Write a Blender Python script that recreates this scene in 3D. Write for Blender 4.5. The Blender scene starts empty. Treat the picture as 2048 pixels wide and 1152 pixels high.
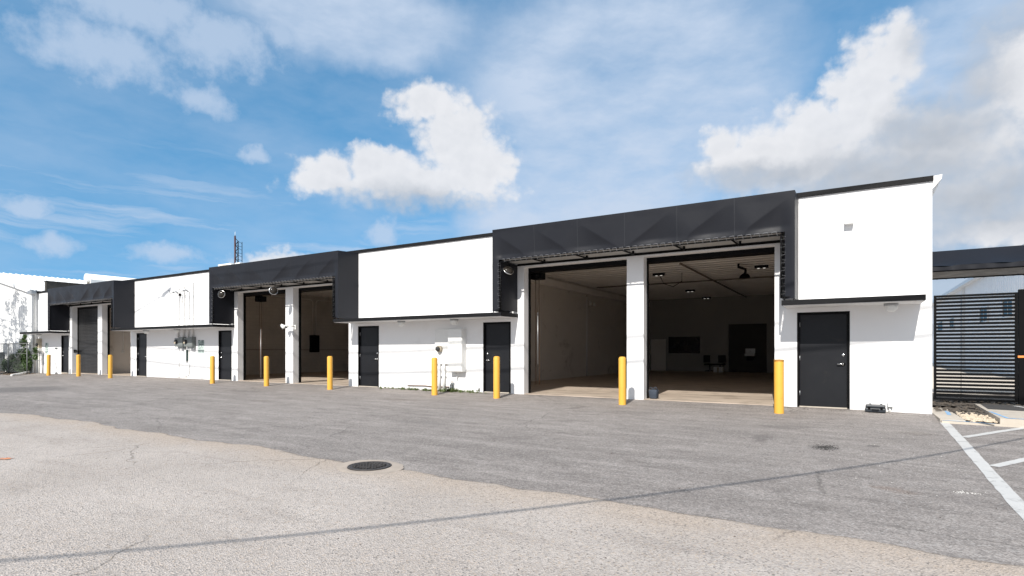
import bpy, bmesh, math, random
from mathutils import Vector, Matrix
random.seed(7)
R = math.radians
SC = bpy.context.scene
COL = SC.collection

# ------------------------------------------------------------------ camera
H_CAM = 1.28
cd = bpy.data.cameras.new("camera")
cam = bpy.data.objects.new("camera", cd); COL.objects.link(cam)
cam.location = (0, 0, H_CAM)
cam.rotation_euler = (R(90), 0, math.atan(681 / 1125))
cd.sensor_width = 36; cd.lens = 1125 / 2048 * 36
cd.shift_y = 125 / 2048
cd.clip_start = .05; cd.clip_end = 3000
SC.camera = cam

# ------------------------------------------------------------------ light
SUN = Vector((.126, -1.0, .822)).normalized()      # towards the sun
sl = bpy.data.lights.new("sun", 'SUN'); so = bpy.data.objects.new("sun", sl); COL.objects.link(so)
sl.energy = 4.25; sl.angle = R(.3); sl.color = (1, .955, .89)
so.rotation_euler = SUN.to_track_quat('Z', 'Y').to_euler()
so.location = (5, -30, 30)
SC.view_settings.view_transform = 'Standard'; SC.view_settings.look = 'None'
SC.view_settings.gamma = 1; SC.view_settings.exposure = .52
SKY_STRENGTH = .1
SC.cycles.diffuse_bounces = 8; SC.cycles.max_bounces = 12     # deep bays are lit by many bounces off the floor

# ------------------------------------------------------------------ node helpers
class NT:
    def __init__(s, tree):
        s.t = tree; s.n = tree.nodes; s.l = tree.links
    def node(s, typ, **kw):
        n = s.n.new(typ)
        for k, v in kw.items(): setattr(n, k, v)
        return n
    def put(s, sock, v):
        if hasattr(v, 'is_output') or isinstance(v, bpy.types.NodeSocket): s.l.new(v, sock)
        elif v is not None:
            if sock.type == 'RGBA' and len(v) == 3: v = (*v, 1)
            sock.default_value = v
    def math(s, op, a, b=None, c=None, clamp=False):
        n = s.node('ShaderNodeMath', operation=op); n.use_clamp = clamp
        s.put(n.inputs[0], a)
        if b is not None: s.put(n.inputs[1], b)
        if c is not None: s.put(n.inputs[2], c)
        return n.outputs[0]
    def vmath(s, op, a, b=None):
        n = s.node('ShaderNodeVectorMath', operation=op)
        s.put(n.inputs[0], a)
        if b is not None: s.put(n.inputs[1], b)
        return n.outputs['Value'] if op in ('LENGTH', 'DISTANCE', 'DOT_PRODUCT') else n.outputs[0]
    def noise(s, vec, scale, detail=3, rough=.55, dist=0, out='Fac'):
        n = s.node('ShaderNodeTexNoise')
        if vec is not None: s.put(n.inputs['Vector'], vec)
        n.inputs['Scale'].default_value = scale; n.inputs['Detail'].default_value = detail
        n.inputs['Roughness'].default_value = rough; n.inputs['Distortion'].default_value = dist
        return n.outputs[out]
    def vor(s, vec, scale, feature='F1', out='Distance', rnd=1):
        n = s.node('ShaderNodeTexVoronoi', feature=feature)
        s.put(n.inputs['Vector'], vec); n.inputs['Scale'].default_value = scale
        n.inputs['Randomness'].default_value = rnd
        return n.outputs[out]
    def rng(s, v, a, b, c=0, d=1, smooth=False):
        n = s.node('ShaderNodeMapRange'); n.clamp = True
        if smooth: n.interpolation_type = 'SMOOTHSTEP'
        s.put(n.inputs[0], v)
        for i, q in enumerate((a, b, c, d)): n.inputs[i + 1].default_value = q
        return n.outputs[0]
    def mix(s, f, a, b, mode='MIX'):
        n = s.node('ShaderNodeMix', data_type='RGBA', blend_type=mode)
        s.put(n.inputs[0], f); s.put(n.inputs[6], a); s.put(n.inputs[7], b)
        return n.outputs[2]
    def scale(s, vec, sx, sy, sz, rz=0, loc=(0, 0, 0)):
        n = s.node('ShaderNodeMapping'); s.put(n.inputs[0], vec)
        n.inputs['Scale'].default_value = (sx, sy, sz); n.inputs['Rotation'].default_value = (0, 0, rz)
        n.inputs['Location'].default_value = loc
        return n.outputs[0]

# ------------------------------------------------------------------ sky
w = bpy.data.worlds.new("World"); SC.world = w; w.use_nodes = True
t = NT(w.node_tree); t.n.clear()
sky = t.node('ShaderNodeTexSky', sky_type='NISHITA')
sky.sun_disc = False
sky.sun_elevation = math.asin(SUN.z); sky.sun_rotation = math.atan2(SUN.x, SUN.y)
sky.air_density = 1.0; sky.dust_density = .0; sky.ozone_density = 2.2; sky.altitude = 0
tc = t.node('ShaderNodeTexCoord').outputs['Generated']
lift = t.vmath('NORMALIZE', t.vmath('ADD', t.vmath('MULTIPLY', tc, (1, 1, .72)), (0, 0, .27)))   # no white-out at the horizon
t.put(sky.inputs['Vector'], lift)
hsv = t.node('ShaderNodeHueSaturation'); t.put(hsv.inputs['Color'], sky.outputs[0])
hsv.inputs['Hue'].default_value = .484; hsv.inputs['Saturation'].default_value = 1.24; hsv.inputs['Value'].default_value = 1.36
skyc = hsv.outputs[0]
sep = t.node('ShaderNodeSeparateXYZ'); t.put(sep.inputs[0], tc)
az = t.math('MULTIPLY', t.math('ARCTAN2', sep.outputs[0], sep.outputs[1]), 57.2958)
el = t.math('MULTIPLY', t.math('ARCSINE', sep.outputs[2]), 57.2958)
cmb = t.node('ShaderNodeCombineXYZ'); t.put(cmb.inputs[0], az); t.put(cmb.inputs[1], el)
P0 = cmb.outputs[0]
warp = t.node('ShaderNodeTexNoise'); t.put(warp.inputs['Vector'], P0)
warp.inputs['Scale'].default_value = .30; warp.inputs['Detail'].default_value = 5; warp.inputs['Roughness'].default_value = .58
wv = t.vmath('MULTIPLY', t.vmath('SUBTRACT', warp.outputs['Color'], (.5, .5, .5)), (3.6, 3.0, 0))
P1 = t.vmath('ADD', P0, wv)
# cloud puffs as (azimuth, elevation, half width, half height) in degrees
CUMULUS = [(-41.5, 15.9, 11.8, 3.0), (-37.0, 20.6, 4.9, 4.6), (-39.6, 23.6, 4.6, 2.4), (-34.6, 17.9, 4.6, 3.9), (-49.3, 16.4, 3.8, 2.5), (-44.4, 17.6, 4.8, 2.3),
           (1.0, 20.6, 3.8, 5.4), (3.0, 23.4, 2.4, 3.4), (-2.48, 18.6, 7.0, 3.6), (5.72, 16.2, 8.0, 5.4), (-7.6, 17.3, 6.6, 2.6), (10.9, 19.3, 4.0, 4.0), (8.5, 12.2, 7.0, 3.4), (2.0, 14.6, 9.0, 3.4), (-3.5, 16.2, 8.5, 3.2), (10, 9.5, 4.5, 2.2),
           (-10.8, 18.6, 2.6, 2.0), (-53.0, 7.9, 5.5, 1.9), (19, 16, 8, 7), (30, 20, 9, 6), (11.5, 8.2, 1.6, 1.6)]
SOFT = [(-67.4, 23.2, 7.0, 3.0), (-59.0, 26.2, 7, 3.4), (-64.7, 27.0, 10, 2.8), (-53.6, 27.4, 2.8, 1.8), (-60.0, 21.2, 3.6, 1.8), (-55.7, 17.6, 2.0, 1.0), (-43.9, 11.5, 2.6, 1.7), (-30.9, 12.0, 2.6, 1.0),
        (-29.1, 21.8, 2.8, 2.6), (-37.5, 23.2, 3, 2), (-70.6, 8.4, 2.4, 1.1), (-62.5, 8.3, 4, 1.1), (-29.5, 24.5, 3, 1.6), (11.2, 24.0, 3.4, 1.5), (7.5, 9.0, 4.0, 1.5), (-72, 11, 2.4, 1.0)]
HAZE = [(-20.3, 25.3, 19, 9), (-22.8, 16.0, 15, 10), (-13, 21, 10, 9), (-47, 29.5, 14, 4.5), (-28, 13, 10, 6), (8, 23, 8, 5)]
GREY = [(2.0, 14.4, 10.5, 3.4), (9.0, 11.6, 8, 3.6), (-6.5, 15.7, 7, 1.5), (-41.0, 13.9, 10, 2.3), (6.9, 20.0, 4.2, 3.4), (5.5, 17.0, 5.5, 2.4), (7, 24, 4, 3)]
def field(P, L):
    cur = None
    for (a, e, ra, re) in L:
        d = t.vmath('LENGTH', t.vmath('MULTIPLY', t.vmath('SUBTRACT', P, (a, e, 0)), (1 / ra, 1 / re, 0)))
        v = t.math('SUBTRACT', 1, d)
        cur = v if cur is None else t.math('SMOOTH_MAX', cur, v, .2)
    return cur
nfine = t.noise(P0, .62, 7, .62)
nmid = t.noise(P1, .30, 5, .6)
def billow(P):                                    # cauliflower lumps, three octaves
    tot = None
    for sc, am in ((.40, .50), (1.1, .28)):
        n = t.node('ShaderNodeTexVoronoi', feature='F1', voronoi_dimensions='2D'); t.put(n.inputs['Vector'], P)
        n.inputs['Scale'].default_value = sc
        v = t.math('MULTIPLY', t.math('SUBTRACT', .5, n.outputs['Distance']), am)
        tot = v if tot is None else t.math('ADD', tot, v)
    return tot
Pb = t.vmath('ADD', t.vmath('MULTIPLY', P0, (1, 1.25, 1)), t.vmath('MULTIPLY', wv, (.45, .45, 0)))
bl = billow(Pb); bl2 = billow(t.vmath('ADD', Pb, (-.45, .8, 0)))
relief = t.math('SUBTRACT', bl, bl2)              # lumps facing the sun side are brighter
Fc = field(P1, CUMULUS)
Dc = t.math('ADD', t.math('ADD', Fc, t.math('MULTIPLY', bl, .62)), t.math('MULTIPLY', t.math('SUBTRACT', nfine, .5), .70))
soft = t.rng(field(P1, GREY), -.1, .6, .50, 1.05)  # crisp sunlit tops, frayed grey bases
ac = t.math('DIVIDE', t.math('SUBTRACT', Dc, .0), soft, None, True)
ac = t.rng(ac, 0, 1, 0, 1, True)
Ds = t.math('ADD', field(P1, SOFT), t.math('MULTIPLY', t.math('SUBTRACT', nfine, .5), 1.1))
as_ = t.math('MULTIPLY', t.rng(Ds, -.2, .8, 0, 1, True), .72)
Ps = t.vmath('ADD', P0, t.vmath('MULTIPLY', wv, (.35, .35, 0)))
streak = t.noise(t.scale(Ps, .045, .55, 1, R(-9)), 1.0, 5, .6)
streak2 = t.noise(t.scale(Ps, .075, .20, 1, R(24)), 1.0, 5, .58)
left = t.math('MULTIPLY', t.rng(az, -26, -46, 0, 1), t.rng(el, 20, 12, 0, 1))
aw = t.math('MULTIPLY', t.math('MULTIPLY', t.rng(streak, .42, .68, 0, 1, True), left), .62)
ah = t.math('MULTIPLY', t.math('MULTIPLY', t.rng(field(P1, HAZE), -.2, .5, 0, 1, True), t.rng(streak2, .05, .60)), .98)
al = t.math('MULTIPLY', t.rng(streak2, .30, .75), .38)
alow = t.math('MAXIMUM', t.math('MAXIMUM', as_, aw), t.math('MAXIMUM', ah, al))
K = 1 / SKY_STRENGTH
gr = t.rng(t.math('ADD', field(P1, GREY), t.math('MULTIPLY', t.math('SUBTRACT', nmid, .5), .9)), -.25, .75, 0, 1, True)
thick = t.rng(Dc, .1, .9, .0, .12)
lit = t.math('SUBTRACT', t.math('ADD', t.math('SUBTRACT', 1, t.math('MULTIPLY', gr, .70)), t.math('MULTIPLY', t.math('SUBTRACT', nmid, .5), .32)), thick)
lit = t.math('ADD', lit, t.math('MULTIPLY', relief, .26), None, True)
ccol = t.mix(lit, tuple(K * q for q in (.315, .345, .390)), tuple(K * q for q in (.600, .606, .628)))
wisp = tuple(K * q for q in (.40, .475, .59))
back = t.rng(t.math('ADD', sep.outputs[1], t.math('MULTIPLY', t.math('SUBTRACT', nmid, .5), .35)), .0, -.35, 0, .85, True)   # unseen grey added to the sky behind the camera, setting the facade's fill light
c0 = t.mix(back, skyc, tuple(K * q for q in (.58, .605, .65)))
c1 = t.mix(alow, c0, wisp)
VEIL = [(5, 14.5, 15, 6.5), (9, 11, 12, 5), (-6, 16.5, 9, 3), (12, 20, 6, 6), (10, 5.5, 9, 4.5)]      # grey veil round the big right cloud
av = t.math('MULTIPLY', t.rng(t.math('ADD', field(P1, VEIL), t.math('MULTIPLY', t.math('SUBTRACT', nmid, .5), .8)), -.05, .55, 0, 1, True), .82)
c1 = t.mix(av, c1, t.mix(nmid, tuple(K * q for q in (.27, .315, .38)), tuple(K * q for q in (.42, .455, .51))))
c2 = t.mix(t.math('MULTIPLY', ac, .95), c1, ccol)
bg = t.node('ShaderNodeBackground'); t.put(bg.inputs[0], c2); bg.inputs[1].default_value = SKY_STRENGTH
out = t.node('ShaderNodeOutputWorld'); t.l.new(bg.outputs[0], out.inputs[0])

# ------------------------------------------------------------------ materials
MATS = {}
def mat(name, col, rough=.6, var=.12, vs=3.0, bump=0, bs=60, metal=0, spec=.5, dirt=None, dirt_s=.8, dirt_t=.62, coat=0, stretch=None):
    if name in MATS: return MATS[name]
    m = bpy.data.materials.new(name); m.use_nodes = True
    t = NT(m.node_tree); b = m.node_tree.nodes['Principled BSDF']
    P = t.node('ShaderNodeTexCoord').outputs['Object']
    if stretch: P = t.scale(P, *stretch)
    n = t.noise(P, vs, 5, .6)
    lo = tuple(c * (1 - var) for c in col); hi = tuple(min(1, c * (1 + var)) for c in col)
    c = t.mix(n, lo, hi)
    if dirt:
        d = t.rng(t.noise(P, dirt_s, 7, .65, .6), dirt_t, dirt_t + .12)
        c = t.mix(t.math('MULTIPLY', d, .8), c, dirt)
    t.put(b.inputs['Base Color'], c)
    t.put(b.inputs['Roughness'], t.rng(t.noise(P, vs * 2.3, 4), .2, .8, max(0, rough - .08), min(1, rough + .08)))
    b.inputs['Metallic'].default_value = metal
    b.inputs['Specular IOR Level'].default_value = spec
    b.inputs['Coat Weight'].default_value = coat
    if bump:
        bp = t.node('ShaderNodeBump'); bp.inputs['Strength'].default_value = bump; bp.inputs['Distance'].default_value = .01
        t.put(bp.inputs['Height'], t.noise(P, bs, 4, .6)); t.put(b.inputs['Normal'], bp.outputs[0])
    MATS[name] = m
    return m

def wall_mat():
    m = bpy.data.materials.new("white_stucco"); m.use_nodes = True
    t = NT(m.node_tree); b = m.node_tree.nodes['Principled BSDF']
    P = t.node('ShaderNodeTexCoord').outputs['Object']
    s = t.node('ShaderNodeSeparateXYZ'); t.put(s.inputs[0], P)
    c = t.mix(t.noise(P, .9, 5), (.76, .756, .75), (.81, .805, .80))
    patch = t.rng(t.noise(P, .55, 5, .55, .4), .56, .60)           # rolled touch-up patches
    c = t.mix(t.math('MULTIPLY', patch, .35), c, (.71, .705, .695))
    low = t.rng(s.outputs[2], .42, .0, 0, 1)                       # splash-back grime just above the paving
    grime = t.math('MULTIPLY', low, t.rng(t.noise(t.scale(P, 1, 1, .5), 3.2, 8, .7), .5, .72))
    c = t.mix(t.math('MULTIPLY', grime, .55), c, (.40, .37, .33))
    streak = t.rng(t.noise(t.scale(P, 5, 5, .18), 1.1, 5, .6), .66, .8)
    c = t.mix(t.math('MULTIPLY', streak, .22), c, (.55, .53, .5))
    t.put(b.inputs['Base Color'], c); b.inputs['Roughness'].default_value = .72; b.inputs['Specular IOR Level'].default_value = .3
    bp = t.node('ShaderNodeBump'); bp.inputs['Strength'].default_value = .35; bp.inputs['Distance'].default_value = .006
    t.put(bp.inputs['Height'], t.noise(P, 38, 5, .62)); t.put(b.inputs['Normal'], bp.outputs[0])
    return m

def block_mat(name, col):
    m = bpy.data.materials.new(name); m.use_nodes = True
    t = NT(m.node_tree); b = m.node_tree.nodes['Principled BSDF']
    P = t.node('ShaderNodeTexCoord').outputs['Object']
    s = t.node('ShaderNodeSeparateXYZ'); t.put(s.inputs[0], P)
    c_ = t.node('ShaderNodeCombineXYZ'); t.put(c_.inputs[0], t.math('ADD', s.outputs[0], s.outputs[1])); t.put(c_.inputs[1], s.outputs[2])
    br = t.node('ShaderNodeTexBrick'); t.put(br.inputs['Vector'], c_.outputs[0])
    br.inputs['Scale'].default_value = 1; br.inputs['Brick Width'].default_value = .4; br.inputs['Row Height'].default_value = .2
    br.inputs['Mortar Size'].default_value = .010; br.inputs['Mortar Smooth'].default_value = .6
    col2 = tuple(q * .9 for q in col)
    br.inputs['Color1'].default_value = (*col, 1); br.inputs['Color2'].default_value = (*tuple(q * .95 for q in col), 1); br.inputs['Mortar'].default_value = (*tuple(q * .80 for q in col), 1)
    c = t.mix(t.rng(t.noise(P, .7, 6, .6), .45, .75), br.outputs[0], tuple(q * .8 for q in col))
    t.put(b.inputs['Base Color'], c); b.inputs['Roughness'].default_value = .75; b.inputs['Specular IOR Level'].default_value = .25
    bp = t.node('ShaderNodeBump'); bp.inputs['Strength'].default_value = .5; bp.inputs['Distance'].default_value = .01
    bp.invert = True
    t.put(bp.inputs['Height'], br.outputs['Fac']); t.put(b.inputs['Normal'], bp.outputs[0])
    return m

def asphalt_mat():
    m = bpy.data.materials.new("worn_asphalt"); m.use_nodes = True
    t = NT(m.node_tree); b = m.node_tree.nodes['Principled BSDF']
    P = t.node('ShaderNodeTexCoord').outputs['Object']
    s = t.node('ShaderNodeSeparateXYZ'); t.put(s.inputs[0], P)
    c = t.mix(t.rng(t.noise(P, .22, 5, .55), .35, .65), (.206, .184, .169), (.264, .236, .217))
    st = t.noise(t.scale(P, .35, 1.9, 1, R(6)), 1.3, 8, .66, .4)     # tyre-polished, swept streaks
    c = t.mix(t.math('MULTIPLY', t.rng(st, .44, .64), .85), c, (.317, .285, .263))
    st2 = t.noise(t.scale(P, .5, 1.6, 1, R(-14)), 2.2, 8, .7)
    c = t.mix(t.math('MULTIPLY', t.rng(st2, .50, .66), .62), c, (.15, .132, .121))
    mott = t.noise(P, 4.5, 9, .72)
    c = t.mix(t.math('MULTIPLY', t.rng(mott, .52, .70), .45), c, (.15, .138, .13))
    c = t.mix(t.math('MULTIPLY', t.rng(mott, .46, .32), .35), c, (.34, .318, .30))
    Pw = t.vmath('ADD', P, t.vmath('MULTIPLY', t.vmath('SUBTRACT', t.noise(P, 1.8, 6, .65, 0, 'Color'), (.5, .5, .5)), (.5, .6, 0)))
    def stain(x, y, rx, ry, col, k, c):                              # old spills and one broad darker patch, each where it lies
        d = t.vmath('LENGTH', t.vmath('MULTIPLY', t.vmath('SUBTRACT', Pw, (x, y, 0)), (1 / rx, 1 / ry, 0)))
        return t.mix(t.math('MULTIPLY', t.rng(d, 1.1, .45, 0, 1, True), k), c, col)
    for a_ in ((.34, 7.13, .22, .15, (.19, .145, .12), .6), (-1.25, 9.8, .16, .5, (.10, .09, .085), .55), (-.35, 9.4, .2, .2, (.09, .083, .078), .75), (.25, 9.85, .06, .1, (.09, .08, .075), .8),
               (-1.0, 11.3, .6, .3, (.15, .135, .125), .6), (.9, 11.6, .35, .3, (.17, .145, .125), .5), (-26, 8.3, 2.6, 1.5, (.115, .105, .10), .75), (-10.8, 11.8, .9, .25, (.17, .14, .12), .6),
               (-14.1, 9.8, .5, .2, (.17, .14, .12), .5), (-4.2, 11.9, .8, .35, (.15, .135, .125), .5), (-7.2, 8.6, .9, .3, (.16, .145, .135), .45), (-17.5, 11.6, 1.3, .4, (.15, .135, .125), .5)):
        c = stain(*a_, c)
    oil = t.rng(t.noise(t.scale(P, .8, 1.5, 1), 1.1, 6, .6, .5), .67, .76)
    c = t.mix(t.math('MULTIPLY', oil, .55), c, (.085, .076, .07))
    rust = t.rng(t.noise(t.scale(P, .7, 2.2, 1, R(20)), .9, 6, .6), .685, .75)
    c = t.mix(t.math('MULTIPLY', rust, .4), c, (.19, .125, .09))
    scuff = t.math('MULTIPLY', t.rng(t.noise(t.scale(P, 1.2, .7, 1, R(30)), 2.0, 9, .75, .8), .60, .74), t.rng(s.outputs[0], -2.4, .8))
    c = t.mix(t.math('MULTIPLY', scuff, .6), c, (.44, .425, .405))
    band = t.rng(s.outputs[1], 13.1, 14.3)                           # silt washed up against the wall
    sand = t.math('MULTIPLY', band, t.rng(t.noise(P, 2.2, 7, .65), .38, .7))
    c = t.mix(t.math('MULTIPLY', sand, .55), c, (.105, .095, .085))
    tar = t.rng(t.vor(t.scale(P, 1, 1.7, 1), 1.9), .085, .05)
    tar = t.math('MULTIPLY', tar, t.rng(t.noise(P, .8, 2), .48, .58))
    c = t.mix(t.math('MULTIPLY', tar, .75), c, (.05, .047, .045))
    sp = t.vor(P, 72, out='Color')
    sp_ = t.node('ShaderNodeSeparateColor'); t.put(sp_.inputs[0], sp)
    k = t.math('ADD', t.math('MULTIPLY', sp_.outputs[0], .66), .67)
    kk = t.node('ShaderNodeCombineColor')
    for i in range(3): t.put(kk.inputs[i], k)
    c = t.mix(1, c, kk.outputs[0], 'MULTIPLY')
    grit = t.noise(P, 26, 4, .75)                                     # coarse stone showing at middle distance
    c = t.mix(t.math('MULTIPLY', t.rng(grit, .50, .66), .45), c, (.135, .122, .113))
    c = t.mix(t.math('MULTIPLY', t.rng(grit, .46, .34), .35), c, (.37, .345, .325))
    crk = t.math('MULTIPLY', t.rng(t.vor(Pw, .30, 'DISTANCE_TO_EDGE'), .006, .0015), t.rng(t.noise(P, .25, 2), .52, .6))
    c = t.mix(t.math('MULTIPLY', crk, .6), c, (.09, .08, .072))
    fl = t.math('GREATER_THAN', sp_.outputs[1], .965)
    c = t.mix(t.math('MULTIPLY', fl, .6), c, (.42, .40, .38))
    t.put(b.inputs['Base Color'], c); b.inputs['Roughness'].default_value = .85; b.inputs['Specular IOR Level'].default_value = .3
    bp = t.node('ShaderNodeBump'); bp.inputs['Strength'].default_value = .55; bp.inputs['Distance'].default_value = .008
    h = t.math('ADD', t.vor(P, 95), t.math('MULTIPLY', t.noise(P, 9, 6, .6), .9))
    t.put(bp.inputs['Height'], h); t.put(b.inputs['Normal'], bp.outputs[0])
    return m

def road_mat():
    m = bpy.data.materials.new("old_exposed_aggregate_road"); m.use_nodes = True
    t = NT(m.node_tree); b = m.node_tree.nodes['Principled BSDF']
    P = t.node('ShaderNodeTexCoord').outputs['Object']
    uv = t.node('ShaderNodeUVMap'); uv.uv_map = 'edge'
    us = t.node('ShaderNodeSeparateXYZ'); t.put(us.inputs[0], uv.outputs[0])
    c = t.mix(t.rng(t.noise(P, .5, 6, .6), .35, .65), (.395, .350, .314), (.465, .416, .377))
    st = t.noise(t.scale(P, .4, 1.5, 1, R(-10)), 1.6, 8, .68, .3)
    c = t.mix(t.math('MULTIPLY', t.rng(st, .52, .72), .7), c, (.30, .262, .234))
    # sandy silt that collects along the seam
    silt = t.math('MULTIPLY', t.rng(us.outputs[1], .85, .1), t.rng(t.noise(P, 1.4, 6, .6), .22, .5))
    c = t.mix(t.math('MULTIPLY', silt, .85), c, (.42, .345, .28))
    dk = t.math('MULTIPLY', t.rng(us.outputs[1], .05, .012), t.rng(t.noise(P, 2.2, 5, .6), .36, .52))
    c = t.mix(t.math('MULTIPLY', dk, .75), c, (.15, .12, .095))
    tar = t.rng(t.vor(t.scale(P, 1, 2.2, 1, R(10)), 2.2), .05, .025)
    tar = t.math('MULTIPLY', tar, t.rng(t.noise(P, 1.1, 2), .46, .56))
    c = t.mix(t.math('MULTIPLY', tar, .8), c, (.075, .07, .065))
    cr = t.math('MULTIPLY', t.rng(t.vor(t.vmath('ADD', P, t.vmath('MULTIPLY', t.noise(P, 2.0, 5, .6, 0, 'Color'), (.5, .5, 0))), .42, 'DISTANCE_TO_EDGE'), .007, .002), t.rng(t.noise(P, .35, 2), .5, .58))
    c = t.mix(t.math('MULTIPLY', cr, .6), c, (.12, .105, .09))
    sp = t.vor(P, 78, out='Color')
    s_ = t.node('ShaderNodeSeparateColor'); t.put(s_.inputs[0], sp)
    k = t.math('ADD', t.math('MULTIPLY', s_.outputs[0], .40), .78)
    kk = t.node('ShaderNodeCombineColor')
    for i in range(3): t.put(kk.inputs[i], k)
    c = t.mix(1, c, kk.outputs[0], 'MULTIPLY')
    wm = t.math('GREATER_THAN', s_.outputs[1], .9)
    c = t.mix(t.math('MULTIPLY', wm, .5), c, (.46, .36, .27))
    dkp = t.math('GREATER_THAN', s_.outputs[2], .93)
    c = t.mix(t.math('MULTIPLY', dkp, .6), c, (.11, .105, .10))
    t.put(b.inputs['Base Color'], c); b.inputs['Roughness'].default_value = .85; b.inputs['Specular IOR Level'].default_value = .3
    bp = t.node('ShaderNodeBump'); bp.inputs['Strength'].default_value = .7; bp.inputs['Distance'].default_value = .009
    h = t.math('ADD', t.vor(P, 78), t.math('MULTIPLY', t.noise(P, 7, 6, .6), .9))
    t.put(bp.inputs['Height'], h); t.put(b.inputs['Normal'], bp.outputs[0])
    return m

WHITE = wall_mat()
BLOCK = block_mat("painted_block", (.60, .555, .50))
ASPH = asphalt_mat(); ROAD = road_mat()
FABRIC = mat("charcoal_awning_fabric", (.0148, .0158, .0200), .42, .10, 1.5, .10, 400, spec=.16)
SOFFIT = mat("grey_fabric_liner", (.42, .42, .41), .7, .08, 2)
BLACKM = mat("black_painted_steel", (.006, .006, .0065), .5, .2, 6, spec=.06)
TRIM = mat("black_roof_trim", (.009, .009, .010), .62, .3, 5, .3, 40, spec=.15)
DOORM = mat("charcoal_door_paint", (.0115, .0122, .0145), .40, .2, 1.6, .05, 90, spec=.22, dirt=(.022, .021, .020), dirt_s=2.2, dirt_t=.6)
INWALL = mat("off_white_interior_paint", (.70, .66, .61), .7, .10, .8, dirt=(.36, .33, .29), dirt_s=.6, dirt_t=.6)
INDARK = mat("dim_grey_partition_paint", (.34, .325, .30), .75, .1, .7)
DECK = mat("off_white_deck_paint", (.86, .82, .77), .65, .1, 1.2)
SLAB = mat("stained_concrete_floor", (.47, .39, .315), .55, .22, 1.3, .2, 30, dirt=(.33, .27, .215), dirt_s=1.2, dirt_t=.5)
CHROME = mat("satin_chrome", (.75, .75, .74), .22, .03, 5, metal=1)
YELLOW = mat("safety_yellow_paint", (.70, .37, .05), .5, .10, 4, .10, 40, dirt=(.40, .25, .07), dirt_s=7, dirt_t=.68)
YELLOWC = mat("chipped_yellow_paint", (.70, .37, .05), .45, .08, 5, .12, 40, dirt=(.16, .085, .03), dirt_s=9, dirt_t=.64)
RUSTY = mat("rusty_brown", (.12, .055, .025), .8, .3, 12)
WPLAST = mat("white_plastic", (.72, .72, .70), .4, .05, 5)
WPIPE = mat("white_painted_pipe", (.72, .71, .69), .5, .08, 6)
GREYBOX = mat("grey_painted_metal", (.16, .175, .17), .45, .1, 5)
GREYPIPE = mat("galvanised_steel", (.36, .37, .38), .4, .15, 9, metal=.6)
CONC = mat("pale_concrete", (.47, .42, .355), .85, .15, 3, .3, 40, dirt=(.33, .29, .25), dirt_s=2.5, dirt_t=.56)
COLLAR = mat("sandy_concrete_collar", (.385, .325, .27), .9, .22, 9, .5, 70, dirt=(.33, .28, .235), dirt_s=3, dirt_t=.5)
IRON = mat("cast_iron", (.055, .048, .044), .55, .3, 12, .2, 60, metal=.35)
PAINTW = mat("worn_white_road_paint", (.52, .51, .49), .75, .1, 5, .3, 70, dirt=(.24, .235, .225), dirt_s=5.5, dirt_t=.56)
BLUEP = mat("blue_marking_spray", (.17, .40, .68), .8, .2, 8, dirt=(.42, .39, .34), dirt_s=9, dirt_t=.5)
ORANGE = mat("orange_marking_spray", (.70, .25, .10), .8, .2, 8, dirt=(.30, .27, .24), dirt_s=12, dirt_t=.46)
DIRT = mat("dark_bare_soil", (.075, .062, .05), .95, .4, 6, .8, 25)
RUBBLE = mat("pale_limestone_rubble", (.50, .42, .32), .9, .25, 9, .4, 30)
SANDY = mat("sandy_yard_ground", (.52, .46, .39), .95, .25, 1.3, .4, 20)
METALW = mat("white_metal_siding", (.76, .76, .75), .45, .04, 1, dirt=(.60, .58, .55), dirt_s=.5, dirt_t=.66)
METALB = mat("pale_blue_grey_siding", (.86, .88, .90), .5, .05, .6)
WEATHER = mat("mildewed_parapet", (.055, .05, .043), .9, .5, 3, .3, 30)
GLASSD = mat("dark_window_glass", (.012, .018, .016), .3, .2, 2, spec=.15)
LEAF = mat("shrub_leaf_green", (.055, .10, .025), .5, .35, 5)
LEAFD = mat("tree_leaf_green", (.04, .075, .022), .55, .35, 5)
WEED = mat("weed_green", (.10, .135, .035), .6, .4, 7)
BARK = mat("brown_bark", (.13, .095, .065), .9, .3, 8, .6, 20)
BLUEBAG = mat("blue_grey_canvas", (.035, .046, .066), .8, .3, 8, .3, 40)
CASEM = mat("dark_slate_plastic", (.022, .027, .033), .4, .15, 6)
REDPIPE = mat("dark_red_tower_paint", (.05, .018, .017), .6, .2, 6)
TANPL = mat("aged_beige_plastic", (.42, .36, .27), .6, .15, 8)
DARKGL = mat("meter_glass", (.03, .03, .03), .1, .1, 5)
SIGNG = mat("pale_green_sign_board", (.50, .58, .55), .6, .1, 5)
SIGNT = mat("dark_green_sign_ink", (.03, .06, .055), .6, .1, 5)
CHAIRM = mat("black_seat_fabric", (.03, .029, .028), .8, .1, 5)
WOODP = mat("weathered_pole_wood", (.16, .12, .09), .85, .2, 6)
ORAN = mat("orange_strap", (.85, .26, .05), .5, .1, 6)

def emis(name, col, s):
    m = bpy.data.materials.new(name); m.use_nodes = True
    b = m.node_tree.nodes['Principled BSDF']
    b.inputs['Base Color'].default_value = (.8, .8, .8, 1)
    b.inputs['Emission Color'].default_value = (*col, 1); b.inputs['Emission Strength'].default_value = s
    return m
LAMPON = emis("lit_lamp_lens", (1, .95, .86), .38)
MIRROR = mat("smoked_mirror_dome", (.028, .024, .020), .10, .3, 9, spec=.3)

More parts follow.
